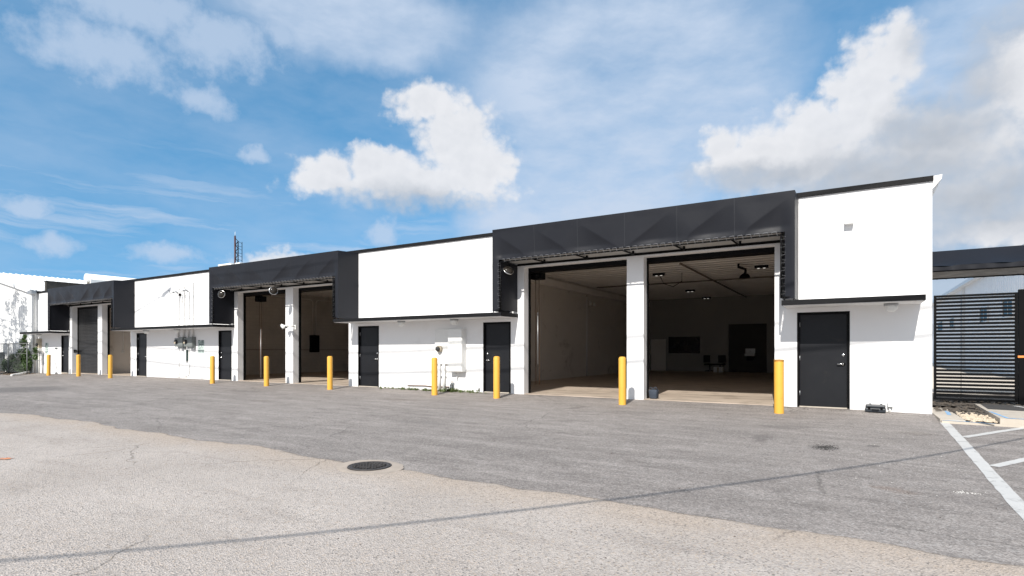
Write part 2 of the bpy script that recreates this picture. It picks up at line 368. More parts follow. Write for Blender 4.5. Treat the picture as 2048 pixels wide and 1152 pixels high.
# ------------------------------------------------------------------ mesh helpers
class MB:
    def __init__(s): s.v = []; s.f = []; s.sm = []
    def add(s, vs, fs, smooth=False):
        o = len(s.v); s.v += [tuple(v) for v in vs]
        for f in fs: s.f.append([i + o for i in f]); s.sm.append(smooth)
        return s
    def box(s, x0, x1, y0, y1, z0, z1, M=None, b=0):
        if b:
            b = min(b, (x1 - x0) * .45, (y1 - y0) * .45, (z1 - z0) * .45)
            bm = bmesh.new(); bmesh.ops.create_cube(bm, size=1)
            for v in bm.verts:
                v.co = Vector(((x0 + x1) / 2 + v.co.x * (x1 - x0), (y0 + y1) / 2 + v.co.y * (y1 - y0), (z0 + z1) / 2 + v.co.z * (z1 - z0)))
            bmesh.ops.bevel(bm, geom=list(bm.edges), offset=b, segments=2, affect='EDGES', profile=.6)
            bm.verts.ensure_lookup_table()
            vs = [v.co.copy() for v in bm.verts]; fs = [[v.index for v in f.verts] for f in bm.faces]; bm.free()
        else:
            vs = [Vector((x, y, z)) for z in (z0, z1) for y in (y0, y1) for x in (x0, x1)]
            fs = [(0, 2, 3, 1), (4, 5, 7, 6), (0, 1, 5, 4), (2, 6, 7, 3), (0, 4, 6, 2), (1, 3, 7, 5)]
        if M: vs = [M @ v for v in vs]
        return s.add(vs, fs)
    def tube(s, pts, r, n=10, cap=True, r2=None):
        pts = [Vector(p) for p in pts]; k = len(pts); rings = []
        up = Vector((0, 0, 1))
        for i, p in enumerate(pts):
            d = (pts[min(i + 1, k - 1)] - pts[max(i - 1, 0)]).normalized()
            a = d.cross(up)
            if a.length < 1e-3: a = d.cross(Vector((1, 0, 0)))
            a.normalize(); b = a.cross(d).normalized()
            rr = r if r2 is None else r + (r2 - r) * i / (k - 1)
            rings += [p + (a * math.cos(q) + b * math.sin(q)) * rr for q in (2 * math.pi * j / n for j in range(n))]
        fs = [(i * n + j, i * n + (j + 1) % n, (i + 1) * n + (j + 1) % n, (i + 1) * n + j) for i in range(k - 1) for j in range(n)]
        s.add(rings, fs, True)
        if cap:
            o = len(s.v) - len(rings)
            s.f.append([o + j for j in range(n)][::-1]); s.sm.append(False)
            s.f.append([o + (k - 1) * n + j for j in range(n)]); s.sm.append(False)
        return s
    def lathe(s, prof, c=(0, 0, 0), n=24, M=None, smooth=True):
        vs = []; k = len(prof)
        for (r, z) in prof:
            for j in range(n):
                q = 2 * math.pi * j / n
                p = Vector((r * math.cos(q), r * math.sin(q), z))
                vs.append((M @ p if M else p) + Vector(c))
        fs = [(i * n + j, i * n + (j + 1) % n, (i + 1) * n + (j + 1) % n, (i + 1) * n + j) for i in range(k - 1) for j in range(n)]
        s.add(vs, fs, smooth)
        o = len(s.v) - len(vs)
        if prof[0][0] > 1e-6: s.f.append([o + j for j in range(n)][::-1]); s.sm.append(False)
        if prof[-1][0] > 1e-6: s.f.append([o + (k - 1) * n + j for j in range(n)]); s.sm.append(False)
        return s
    def prism(s, poly, axis, a, b):
        """poly: 2-D outline in the plane across axis, extruded from a to b"""
        n = len(poly)
        def P(p, q): return {'x': (q, p[0], p[1]), 'y': (p[0], q, p[1]), 'z': (p[0], p[1], q)}[axis]
        vs = [P(p, a) for p in poly] + [P(p, b) for p in poly]
        fs = [tuple(range(n))[::-1], tuple(range(n, 2 * n))] + [(i, (i + 1) % n, n + (i + 1) % n, n + i) for i in range(n)]
        return s.add(vs, fs)
    def grid(s, xs, ys, fn, smooth=False, skip=None):
        nx, ny = len(xs), len(ys)
        vs = [fn(x, y) for y in ys for x in xs]
        fs = [(j * nx + i, j * nx + i + 1, (j + 1) * nx + i + 1, (j + 1) * nx + i) for j in range(ny - 1) for i in range(nx - 1)
              if not (skip and skip((xs[i] + xs[i + 1]) / 2, (ys[j] + ys[j + 1]) / 2))]
        return s.add(vs, fs, smooth)
    def build(s, name, m, parent=None, **kw):
        me = bpy.data.meshes.new(name); me.from_pydata(s.v, [], s.f)
        me.polygons.foreach_set('use_smooth', s.sm)
        me.materials.append(m); me.update()
        bm = bmesh.new(); bm.from_mesh(me)
        loose = [v for v in bm.verts if not v.link_faces]
        if loose: bmesh.ops.delete(bm, geom=loose, context='VERTS')
        if not kw.get('keepn'): bmesh.ops.recalc_face_normals(bm, faces=bm.faces)
        bm.to_mesh(me); bm.free()
        o = bpy.data.objects.new(name, me); COL.objects.link(o)
        if parent is not None:
            o.parent = parent; o.matrix_parent_inverse = parent.matrix_basis.inverted()
        if 'label' in kw: o['label'] = kw['label']
        return o

def tag(o, label=None, cat=None, group=None, kind=None):
    if label: o['label'] = label
    if cat: o['category'] = cat
    if group: o['group'] = group
    if kind: o['kind'] = kind
    return o
def thing(name, label, cat, loc=(0, 0, 0), group=None):
    o = bpy.data.objects.new(name, None); COL.objects.link(o); o.location = loc
    o.empty_display_size = .2
    return tag(o, label, cat, group)
def lin(a, b, n): return [a + (b - a) * i / n for i in range(n + 1)]
def sm(t): t = max(0, min(1, t)); return t * t * (3 - 2 * t)

# ------------------------------------------------------------------ ground
W = 14.45                    # street face of the warehouse wall
WB = 14.71                   # back of that wall
XL, XR = -42.7, 1.41
YB = 35.7
def zg(x, y):
    off = -.08 * sm((-36 - x) / 4.5) - .02 * sm((x + .3) / 1.7)
    if y >= W: b = -.015
    elif y > 13.4: b = -.07 + .055 * (y - 13.4) / 1.05
    elif y > 0: b = -.07 - .2 * (13.4 - y) / 13.4
    else: b = -.27
    return b + off
g = MB()
gx = [-700, -300, -150, -90] + lin(-70, -44, 13) + lin(-43.5, 3, 93) + [4, 6, 10, 20, 50, 150, 300, 700]
gy = [-500, -200, -80, -40, -20, -10] + lin(-5, 13, 72) + lin(13.1, 14.5, 14) + [14.56, 15, 16, 17, 18, 20, 24, 30, 40, 60, 100, 250, 800]
def gz(x, y):
    z = zg(x, y)
    if XL - .01 < x < XR + .01 and y > 14.55: z -= .12
    if y < 13.9 and -60 < x < 10 and y > -6: z += .006 * math.sin(x * .9 + y * .5) + .004 * math.sin(x * 2.1 - y * 1.3)
    return (x, y, z)
g.grid(gx, gy, gz, True)
tag(g.build("ground", ASPH, keepn=True), kind='structure')

# light old road, a thin sheet over the lot with a ragged edge at y ~ 5.2
random.seed(11)
ctrl = [(-220, 5.6), (-60, 5.3), (-30, 5.2), (-17.33, 5.13), (-16.05, 5.28), (-14.56, 5.31), (-13.44, 5.42), (-11.97, 5.31), (-10.66, 5.28), (-9.6, 5.25), (-8.65, 5.28), (-7.6, 5.32), (-6.97, 5.26),
        (-6.5, 5.28), (-5.65, 5.22), (-4.86, 5.24), (-3.98, 5.22), (-3.34, 5.26), (-2.67, 5.18), (-1.84, 5.12), (-1.25, 5.14), (-.75, 5.16), (-.3, 5.17), (.32, 5.13), (.62, 5.07), (1.01, 5.12), (3, 5.15), (20, 5.2), (220, 5.2)]
def edge_y(x):
    for (a, p), (b, q) in zip(ctrl, ctrl[1:]):
        if a <= x <= b: return p + (q - p) * (x - a) / (b - a)
    return 5.2
xs = [-220, -120, -70, -45, -30] + lin(-24, 4, 620) + [6, 10, 20, 50, 100, 220]
offs = [0, .02, .06, .12, .25, .5, .9, 1.5, 2.2, 3, 4, 5.2, 7, 10, 16, 30, 60]
me_v, me_f, uvs = [], [], []
jit = 0
for x in xs:
    jit = .82 * jit + random.uniform(-.014, .014)
    e = edge_y(x) + jit + .035 * math.sin(x * 2.3) + .02 * math.sin(x * 7.1 + 1)
    for o in offs:
        y = e - o
        zz = gz(x, y)[2] + (.0035 + .006 * sm(o / .12) if o else .0005)
        me_v.append((x, y, zz)); uvs.append((x * .1, o))
no = len(offs)
for i in range(len(xs) - 1):
    for j in range(no - 1):
        me_f.append((i * no + j, i * no + j + 1, (i + 1) * no + j + 1, (i + 1) * no + j))
me = bpy.data.meshes.new("road"); me.from_pydata(me_v, [], me_f)
ul = me.uv_layers.new(name='edge')
for lp in me.loops: ul.data[lp.index].uv = uvs[lp.vertex_index]
me.materials.append(ROAD); me.polygons.foreach_set('use_smooth', [True] * len(me.polygons))
ro = bpy.data.objects.new("road", me); COL.objects.link(ro); tag(ro, kind='structure')

# painted parking lines at the right
def strip(pts, wd, name, m, dz=.005, n=14, jitter=.006, kind='structure'):
    b = MB(); vs = []
    for (x0, y0), (x1, y1) in zip(pts, pts[1:]):
        d = Vector((x1 - x0, y1 - y0, 0)); L = d.length; d.normalize(); p = Vector((-d.y, d.x, 0))
        for i in range(n + 1):
            c = Vector((x0, y0, 0)) + d * L * i / n
            for sgn in (-1, 1):
                q = c + p * sgn * (wd / 2 + random.uniform(-jitter, jitter)); vs.append((q.x, q.y, gz(q.x, q.y)[2] + dz))
    fs = [(2 * i, 2 * i + 1, 2 * i + 3, 2 * i + 2) for i in range(len(vs) // 2 - 1)]
    b.add(vs, fs)
    return tag(b.build(name, m, keepn=False), kind=kind)
strip([(1.50, 13.75), (1.33, 6.2), (1.25, 4.2)], .14, "parking_line", PAINTW, n=40)
strip([(1.53, 11.45), (2.75, 13.42)], .115, "parking_line", PAINTW, n=20)
strip([(1.50, 9.06), (2.9, 11.3)], .115, "parking_line", PAINTW, n=20)
strip([(1.47, 7.26), (2.9, 9.6)], .115, "parking_line", PAINTW, n=20)
strip([(1.40, 5.2), (2.9, 7.6)], .115, "parking_line", PAINTW, n=20)
strip([(-10.22, 2.92), (-9.93, 3.07)], .10, "spray_mark", ORANGE, dz=.018, n=8, jitter=.03)

# ------------------------------------------------------------------ warehouse
wh = thing("warehouse", "long low white stucco warehouse with black trim and three pairs of tall loading bays", "warehouse", (-20.6, W, 0))
OPEN = [(-38.08, -34.98), (-34.5, -31.45), (-22.41, -19.26), (-18.80, -15.70), (-8.33, -5.16), (-4.70, -1.56)]
DOORS = [(-39.46, -38.50, 'r'), (-30.85, -29.88, 'l'), (-23.80, -22.84, 'r'), (-15.22, -14.20, 'l'), (-9.79, -8.79, 'r'), (-1.09, -.05, 'l')]   # letter: hinge side
HT = 3.75; DT = 2.15
def wall_holes(b, x0, x1, z0, z1, y0, y1, holes):
    xs = sorted({x0, x1, *[h[0] for h in holes], *[h[1] for h in holes]})
    zs = sorted({z0, z1, *[h[2] for h in holes], *[h[3] for h in holes]})
    ins = lambda x, z: any(h[0] < x < h[1] and h[2] < z < h[3] for h in holes)
    for y, fl in ((y0, 0), (y1, 1)):
        b.grid(xs, zs, lambda x, z, y=y: (x, y, z), False, ins)
    for (a, c, d, e) in holes:
        b.add([(a, y0, d), (a, y1, d), (a, y1, e), (a, y0, e)], [(0, 1, 2, 3)])
        b.add([(c, y0, d), (c, y1, d), (c, y1, e), (c, y0, e)], [(0, 1, 2, 3)])
        b.add([(a, y0, e), (a, y1, e), (c, y1, e), (c, y0, e)], [(0, 1, 2, 3)])
    for x in (x0, x1): b.add([(x, y0, z0), (x, y1, z0), (x, y1, z1), (x, y0, z1)], [(0, 1, 2, 3)])
    b.add([(x0, y0, z1), (x1, y0, z1), (x1, y1, z1), (x0, y1, z1)], [(0, 1, 2, 3)])
b = MB()
holes = [(a, c, -.4, HT) for a, c in OPEN] + [(a, c, -.4, DT) for a, c, _ in DOORS]
wall_holes(b, XL, XR, -.4, 4.80, W, WB, holes)
b.build("front_wall", WHITE, wh)
b = MB(); b.box(XR - .25, XR, WB, YB + .25, -.4, 4.8).box(XL, XL + .25, WB, YB + .25, -.4, 4.8).box(XL + .25, XR - .25, YB, YB + .25, -.4, 4.8)
b.build("outer_wall", WHITE, wh)
# cap, roof, eave
b = MB()
for i, (x0, x1) in enumerate(zip(lin(XL - .02, XR + .02, 11), lin(XL - .02, XR + .02, 11)[1:])):
    dz = random.uniform(-.006, .006)
    b.box(x0 + .002, x1 - .002, W - .045, WB + .05, 4.782 + dz, 4.885 + dz)
b.build("roof_coping", TRIM, wh)
b = MB(); b.box(XL + .25, XR - .25, WB, YB, 4.62, 4.78); b.build("roof", mat("white_roof_coating", (.6, .59, .57), .7, .1, 1), wh)
b = MB(); b.prism([(XR + .003, 4.62), (XR + .16, 4.82), (XR + .17, 4.905), (XR + .003, 4.89)], 'y', W + .02, YB); b.build("eave_overhang", WPIPE, wh)
# ceiling deck : ribbed steel, ribs along x
def deck(x0, x1, y0, y1, z):
    b = MB(); ys = []; y = y0
    while y < y1 - .6:
        ys += [(y, 0), (y + .30, 0), (y + .35, .10), (y + .50, .10), (y + .55, 0)]; y += .55
    ys.append((y1, 0))
    vs = []
    for (yy, dz) in ys: vs += [(x0, yy, z + dz), (x1, yy, z + dz)]
    b.add(vs, [(2 * i, 2 * i + 1, 2 * i + 3, 2 * i + 2) for i in range(len(ys) - 1)])
    return b
deck(-11.4, XR - .25, WB, YB, 4.50).build("ceiling_deck", DECK, wh)
deck(-27.2, -11.65, WB, YB, 4.50).build("ceiling_deck", DECK, wh)
deck(XL + .25, -27.45, WB, YB, 4.50).build("ceiling_deck", DECK, wh)
# partitions between the units
MB().box(-11.65, -11.4, WB, YB, -.1, 4.56).build("partition_wall", INWALL, wh)
MB().box(-27.45, -27.2, WB, YB, -.1, 4.56).build("partition_wall", BLOCK, wh, label="painted block partition wall in the middle unit")
MB().box(-35.25, -35.1, WB, YB, -.1, 4.56).build("partition_wall", INWALL, wh)
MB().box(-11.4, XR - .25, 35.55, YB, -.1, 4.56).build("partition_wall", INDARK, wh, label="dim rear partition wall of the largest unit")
MB().box(-11.39, -11.17, WB + .3, 35.5, 4.08, 4.36).build("girder", DECK, wh)
MB().box(XL + .25, XR - .25, W + .015, YB, -.12, .0).build("floor_slab", SLAB, wh)
# seams/cracks on the sunlit slab strips come from the wires; threshold lip
# ledges
LEDGE = [(-1.30, 1.20), (-15.42, -8.55), (-31.32, -22.65), (-42.5, -38.34)]
for x0, x1 in LEDGE:
    MB().box(x0, x1, 13.53, W - .002, 2.25, 2.335).build("ledge", WHITE, wh)
    b = MB(); b.box(x0 - .02, x1 + .02, 13.49, 13.53, 2.262, 2.372, b=.008)
    b.box(x0 - .02, x0, 13.53, W - .002, 2.262, 2.372); b.box(x1, x1 + .02, 13.53, W - .002, 2.262, 2.372)
    b.build("ledge_trim", TRIM, wh)
# doors
for x0, x1, hs in DOORS:
    d = MB().box(x0 + .052, x1 - .052, W + .055, W + .10, .012, DT - .05, b=.004).build("door", DOORM, wh)
    f = MB(); f.box(x0 + .002, x0 + .05, W - .006, WB - .05, 0, DT - .002).box(x1 - .05, x1 - .002, W - .006, WB - .05, 0, DT - .002).box(x0 + .05, x1 - .05, W - .006, WB - .05, DT - .048, DT - .002)
    f.build("door_frame", BLACKM, d)
    sx = x1 - .125 if hs == 'l' else x0 + .125; dr = -1 if hs == 'l' else 1
    h = MB(); h.lathe([(0, 0), (.040, .002), (.040, .012), (.016, .014), (.014, .06), (0, .062)], (sx, W + .055, .98), 14, Matrix.Rotation(R(90), 4, 'X'))
    h.tube([(sx, W + .01, .98), (sx + dr * .035, W + .0, .98), (sx + dr * .12, W + .003, .975)], .0125, 8)
    h.build("handle", CHROME, d)
    MB().lathe([(0, 0), (.033, .002), (.031, .016), (.012, .02), (0, .022)], (sx, W + .055, 1.18), 14, Matrix.Rotation(R(90), 4, 'X')).build("deadbolt", CHROME, d)
    hx = x0 + .052 if hs == 'l' else x1 - .052
    for z in (.25, 1.05, 1.82):
        MB().tube([(hx, W + .046, z), (hx, W + .046, z + .11)], .011, 8).build("hinge", GREYPIPE, d)
    MB().box(x0 + .05, x1 - .05, W - .02, W + .055, -.012, .010).build("threshold", CONC, d)
# overhead door hoods + tracks
for i, (x0, x1) in enumerate(OPEN):
    b = MB(); b.box(x0 - .25, x1 + .22, WB + .004, WB + .40, HT - .12, HT + .25, b=.02); b.build("door_hood", BLACKM, wh)
    for xa in (x0 - .10, x1 - .03): MB().box(xa, xa + .13, WB + .004, WB + .10, .0, HT - .125).build("door_track", BLACKM, wh)
x0, x1 = OPEN[0]
b = MB(); prof = []
z = .002
while z < HT - .13:
    prof += [(z, 0), (z + .012, .016), (z + .05, .022), (z + .072, .016), (z + .078, 0)]; z += .08
vs = []
for (zz, dy) in prof: vs += [(x0 + .03, WB + .06 - dy, zz), (x1 - .03, WB + .06 - dy, zz)]
b.add(vs, [(2 * i, 2 * i + 1, 2 * i + 3, 2 * i + 2) for i in range(len(prof) - 1)])
b.build("roller_door", mat("black_roller_slats", (.022, .022, .023), .42, .2, 3, stretch=(1, 1, .1)), wh)
# rear wall features of the big unit
YR = 35.55
def frame_panel(name, x0, x1, z0, z1, m, y=YR):
    o = MB().box(x0, x1, y - .03, y - .002, z0, z1).build(name, m, wh)
    f = MB(); tt = .07
    f.box(x0 - tt, x0, y - .06, y - .002, z0 - tt, z1 + tt).box(x1, x1 + tt, y - .06, y - .002, z0 - tt, z1 + tt).box(x0, x1, y - .06, y - .002, z1, z1 + tt).box(x0, x1, y - .06, y - .002, z0 - tt, z0)
    f.build("window_frame" if 'window' in name else "opening_frame", INDARK, o)
    return o
frame_panel("window", -9.95, -8.0, 1.10, 2.14, mat("dark_office_glass", (.004, .004, .005), .25, .1, 2))
frame_panel("dark_recess_panel", -6.35, -4.25, .0, 2.85, mat("painted_recess_dark", (.055, .05, .046), .8, .15, 1.5))  # flat panel; the unlit recess is put into its dark colour
frame_panel("office_door", -11.05, -10.1, 0, 2.0, INWALL)

# ------------------------------------------------------------------ awnings
YF = 13.5
def awning(x0, x1, feet_l, feet_r, label):
    a = thing("awning", label, "awning", ((x0 + x1) / 2, W, 2.4), "black box awnings over the loading bays")
    LW = .20; zt = 4.735; zb = 3.865; zl = 2.40
    def depth(x, z):
        d = 0
        for i, f in enumerate(feet_l + feet_r):
            sg = 1 if i < len(feet_l) else -1                   # crease runs up and outwards from its foot
            ux, uz = (-.83 * sg, .557)
            nx, nz = (-uz * sg, -.83)                           # downward normal
            if sg < 0: nx = uz
            px, pz = x - f, z - zb
            along = px * ux + pz * uz; s = px * nx + pz * nz
            if s > 0 and along > -.25:
                amp = sm((1.5 - along) / .9) * sm((along + .25) / .3)
                d = max(d, .10 * amp * (1 - math.exp(-s / .26)))
        d *= sm((zt - z) / .3) * (.5 + .5 * sm((z - zb) / .16)) * sm((x - x0) / .3) * sm((x1 - x) / .3)
        return d + .006 * math.sin((x - x0) * math.pi / 1.29) ** 2 * sm((zt - z) / .2) * (1 if z > zb else .3)
    xs = sorted(set([round(v, 4) for v in lin(x0, x1, int((x1 - x0) / .02))] + [round(x0 + LW, 4), round(x1 - LW, 4)]))
    zs = sorted(set([round(v, 4) for v in lin(zl, zb, 14)] + [round(v, 4) for v in lin(zb, zt, 44)]))
    f = MB(); f.grid(xs, zs, lambda x, z: (x, YF + depth(x, z), z), True, lambda x, z: z < zb and x0 + LW < x < x1 - LW)
    fo = f.build("fascia", FABRIC, a)
    for k in range(1, 6):                                        # stitched vertical seams, 3 mm welts
        sd = MB()
        xx = x0 + (x1 - x0) * k / 6 + .06
        sd.grid([xx, xx + .012], lin(zb, zt, 26), lambda x, z: (x, YF + depth(x, z) - .003, z), True)
        sd.build("seam", mat("welded_fabric_seam", (.030, .032, .037), .45, .1, 5, spec=.16), fo)
    for nm, x in (("side_panel", x0), ("side_panel", x1)):
        ys = lin(YF, W - .004, 12)
        sgn = -1 if x == x0 else 1
        q = MB(); q.grid(ys, lin(zl, zt, 20), lambda y, z, x=x: (x - sgn * .012 * math.sin((y - YF) / (W - YF) * math.pi) * math.sin((z - zl) / (zt - zl) * math.pi), y, z + (.05 * (y - YF) / (W - YF) if z > 4.5 else 0)), True)
        q.build(nm, FABRIC, a)
    for x in (x0 + LW + .08, x1 - LW - .08):
        q = MB(); q.grid(lin(YF + .03, W - .01, 6), lin(zl + .03, 3.82, 10), lambda y, z, x=x: (x, y, z), True); q.build("inner_panel", FABRIC, a)
    MB().grid([x0, x1], lin(YF, W - .004, 3), lambda x, y: (x, y, zt + .05 * (y - YF) / (W - YF)), False).build("top_panel", FABRIC, a)
    MB().grid(lin(x0 + LW + .09, x1 - LW - .09, 12), lin(YF + .03, W - .03, 4), lambda x, y: (x, y, 3.85), False).build("soffit_panel", SOFFIT, a)
    fr = MB(); xi0, xi1 = x0 + LW + .07, x1 - LW - .07; yp = YF + .012
    fr.tube([(xi0, yp, 3.80), (xi1, yp, 3.80)], .020, 8); fr.tube([(xi0, yp, zl + .02), (xi0, yp, 3.80)], .020, 8); fr.tube([(xi1, yp, zl + .02), (xi1, yp, 3.80)], .020, 8)
    for x in (x0 + .02, x0 + LW, x1 - LW, x1 - .02): fr.tube([(x, yp + .01, 2.376), (x, yp + .01, zl + .06)], .016, 6)
    for sx0, sx1 in ((x0 + .02, xi0), (xi1, x1 - .02)):
        fr.tube([(sx0, yp + .012, 2.44), (sx1, yp + .012, 2.44)], .016, 6)
    fr.tube([(x0 + .03, YF + .03, zl + .04), (x0 + .03, W - .02, zl + .04)], .018, 6); fr.tube([(x1 - .03, YF + .03, zl + .04), (x1 - .03, W - .02, zl + .04)], .018, 6)
    for sx, e in ((xi0, x0 + LW), (xi1, x1 - LW)):
        for z in (2.9, 3.35): fr.tube([(sx, yp, z), (e, yp + .01, z)], .010, 6)
    fr.build("tube_frame", BLACKM, a)
    MB().box(xi0 + .03, xi1 - .03, W - .05, W - .004, 3.79, 3.845).build("wall_rail", BLACKM, a)
    for k in range(1, 6):
        xx = x0 + (x1 - x0) * k / 6
        br = MB(); br.tube([(xx, YF + .02, 3.80), (xx + .02, W - .05, 3.815)], .021, 6)
        br.tube([(xx + .10, YF + .55, 3.78), (xx + .10, YF + .55, 3.85)], .03, 6)
        br.build("bracket", BLACKM, a)
    cord = mat("grey_lacing_cord", (.20, .20, .21), .45, .1, 5)     # lacing looped between fabric hem and tube
    pts = []; x = xi0 + .05
    while x < xi1 - .1:
        pts += [(x, YF - .010, 3.868), (x + .085, YF - .012, 3.872), (x + .105, YF - .012, 3.795), (x + .14, YF + .030, 3.775)]; x += .175
    MB().tube(pts, .0048, 5).build("lacing_cord", cord, a)
    for sx, dr in ((xi0, -1), (xi1, 1)):
        z = 2.5; pts = []
        while z < 3.76:
            pts += [(sx, YF - .012, z), (sx + dr * .075, YF - .008, z + .01), (sx + dr * .085, YF - .006, z + .06), (sx - dr * .02, YF + .03, z + .09)]; z += .17
        MB().tube(pts, .0032, 5).build("lacing_cord", cord, a)
    return a
awning(-8.83, -1.06, [-7.62, -6.34, -5.03], [-4.85, -3.55, -2.25], "black box awning over the widest nearest bays, right of the long blank white panel")
awning(-22.92, -15.19, [-21.65, -20.46, -19.14], [-18.87, -17.68, -16.42], "black box awning in the middle of the facade, carrying two round mirrors below its edge")
awning(-38.63, -31.03, [-37.4, -36.2, -35.0], [-34.7, -33.5, -32.3], "black box awning at the far end, above the closed roller door")

# ------------------------------------------------------------------ bollards
BOL = [(-38.21, 1.06, YELLOW, "yellow bollard in front of the narrow door by the far end wall"),
       (-34.56, 1.07, YELLOW, "yellow bollard in front of the closed black roller door"),
       (-31.15, 1.07, YELLOW, "yellow bollard before the open bay beside the roller door"),
       (-22.50, 1.06, YELLOW, "yellow bollard beside the dark door under the green lettered sign"),
       (-18.97, 1.07, YELLOWC, "heavily chipped yellow bollard below the white security cameras"),
       (-15.48, 1.09, YELLOWC, "yellow bollard with scuffed base at the right of the middle bays"),
       (-10.86, 1.07, YELLOW, "yellow bollard in weeds before the white electrical cabinet"),
       (-8.62, 1.12, YELLOW, "yellow bollard in front of the dark door left of the widest bays"),
       (-4.90, 1.13, YELLOW, "clean yellow bollard before the white pier between the two widest bays"),
       (-1.36, 1.09, YELLOWC, "yellow bollard with rust drips at its top, nearest the big right door")]
proto = None
for i, (x, zt, m, lab) in enumerate(BOL):
    zb = zg(x, 13.4)
    o = thing("bollard", lab, "bollard", (x, 13.4, zb), "yellow bollards along the loading bays")
    lean = (random.uniform(-.008, .008), random.uniform(-.008, .008)); h = zt - zb; r = .092 if i != 9 else .098
    b = MB(); b.lathe([(r + .002, -.06), (r, .0), (r, h - .055), (r - .003, h - .04)], (x, 13.4, zb), 24); b.build("post", m, o)
    b = MB(); b.lathe([(r - .003, h - .041), (r - .012, h - .022), (r * .62, h - .006), (0, h)] if i != 9 else [(r + .004, h - .041), (r + .004, h - .012), (r - .02, h - .004), (0, h)], (x, 13.4, zb), 24)
    b.build("cap", YELLOW if i != 9 else mat("rust_stained_yellow", (.42, .20, .04), .7, .4, 14), o)
    o.rotation_euler = (lean[0], lean[1], 0)

# ------------------------------------------------------------------ wall fixtures
def globe(x, y, label):
    o = thing("ledge_lamp", label, "lamp", (x, y, 2.25), "round white lamps under the ledges")
    MB().lathe([(0, 2.249), (.13, 2.247), (.13, 2.215), (.12, 2.205)], (x, y, 0), 20).build("base", GREYPIPE, o)
    MB().lathe([(.118, 2.206), (.122, 2.17), (.105, 2.115), (.06, 2.08), (0, 2.072)], (x, y, 0), 20).build("lamp_shade", WPLAST, o)
for x, lab in [(.68, "round white lamp under the ledge over the big right door"), (-10.53, "round white lamp above the white electrical cabinet"), (-12.70, "round white lamp under the long ledge, between a door and the electrical cabinet"),
               (-26.2, "round white lamp above the grey electric meters"), (-28.9, "round white lamp beside the dark door left of the grey meters"), (-41.1, "round white lamp under the ledge at the far end wall")]:
    globe(x, 13.95, lab)

def mirror(x, y, z, label, yaw, pitch):
    o = thing("convex_mirror", label, "mirror", (x, y, z), "round convex mirrors under the awnings")
    M = Matrix.Rotation(yaw, 4, 'Z') @ Matrix.Rotation(R(90) + pitch, 4, 'X')
    r = .15
    MB().lathe([(r, .0), (r * .95, .028), (r * .75, .06), (r * .4, .085), (0, .095)], (x, y, z), 26, M).build("dome", MIRROR, o)
    MB().lathe([(r - .008, -.02), (r + .008, -.02), (r + .012, .0), (r + .006, .014), (r - .004, .012)], (x, y, z), 26, M).build("rim", CHROME, o)
    MB().tube([(x, y + .02, z), (x, y + .06, z + .12), (x, y + .06, z + .3)], .014, 8).build("arm", BLACKM, o)
mirror(-22.23, 13.62, 3.60, "round mirror in the dark left recess of the middle awning", R(25), R(-4))
mirror(-18.86, 13.62, 3.56, "round mirror hanging above the pier of the middle bays", R(60), R(-8))
mirror(-8.45, 13.75, 3.58, "round mirror tilted upward at the left end of the widest awning", R(60), R(-38))

# security cameras on the middle pier
o = thing("security_camera", "white cluster of security cameras on the pier between the middle bays", "security camera", (-18.72, W, 2.2))
MB().box(-18.72, -18.60, W - .04, W - .002, 2.10, 2.28, b=.01).build("wall_plate", WPLAST, o)
MB().tube([(-18.66, W - .03, 2.22), (-18.66, W - .22, 2.24), (-18.80, W - .27, 2.24), (-18.95, W - .27, 2.24)], .026, 10).build("arm", WPLAST, o)
for (px, dx, dz) in ((-18.95, -.15, .08), (-18.92, -.06, -.10), (-18.80, .12, -.06)):
    p = Vector((px, W - .28, 2.22)); d = Vector((dx, -.16, dz)).normalized()
    b = MB(); b.tube([p - d * .03, p + d * .14], .055, 12); c = b.build("camera_body", WPLAST, o)
    MB().tube([p + d * .141, p + d * .146], .042, 12).build("lens", DARKGL, c)

# louvre vent on the big white panel at the right
o = thing("vent_hood", "small white vent hood high on the right blank wall", "vent", (-.07, W, 4.12))
MB().prism([(W - .004, 4.05), (W - .17, 4.05), (W - .17, 4.09), (W - .05, 4.22), (W - .004, 4.22)], 'x', -.15, .02).build("hood", WPLAST, o)
MB().box(-.147, .017, W - .168, W - .152, 4.052, 4.10).build("flap", WPLAST, o)

# electrical cabinet, meter panel, conduits
o = thing("electrical_cabinet", "large white electrical cabinet on the wall beside the round meter", "electrical cabinet", (-10.7, W, .6))
MB().box(-10.98, -10.43, W - .235, W - .003, .61, 1.97, b=.008).build("body", WPLAST, o)
MB().box(-10.965, -10.445, W - .250, W - .236, .63, 1.95, b=.006).build("cabinet_door", WPLAST, o)
MB().box(-10.74, -10.70, W - .262, W - .251, 1.30, 1.46, b=.004).build("latch", WPIPE, o)
MB().lathe([(.0, 0), (.03, 0), (.03, -.06), (0, -.06)], (-10.72, W - .1, .609), 12).build("drain_plug", WPIPE, o)
o = thing("electric_meter", "flat white panel with a round beige electric meter", "electric meter", (-11.3, W, .85))
MB().box(-11.64, -11.0, W - .075, W - .003, .84, 1.97, b=.006).build("panel", WPLAST, o)
M90 = Matrix.Rotation(R(90), 4, 'X')
mt = MB().lathe([(.105, 0), (.105, .09), (.095, .10), (.0, .10)], (-11.42, W - .076, 1.33), 20, M90).build("meter_socket", TANPL, o)
MB().lathe([(.078, .101), (.075, .15), (.05, .17), (0, .175)], (-11.42, W - .076, 1.33), 20, M90).build("meter_glass", DARKGL, mt)
def pipe(name, pts, r, m, label, cat, group=None):
    ox, oy, oz = pts[0]
    b = MB(); b.tube(pts, r, 10); return tag(b.build(name, m), label, cat, group)
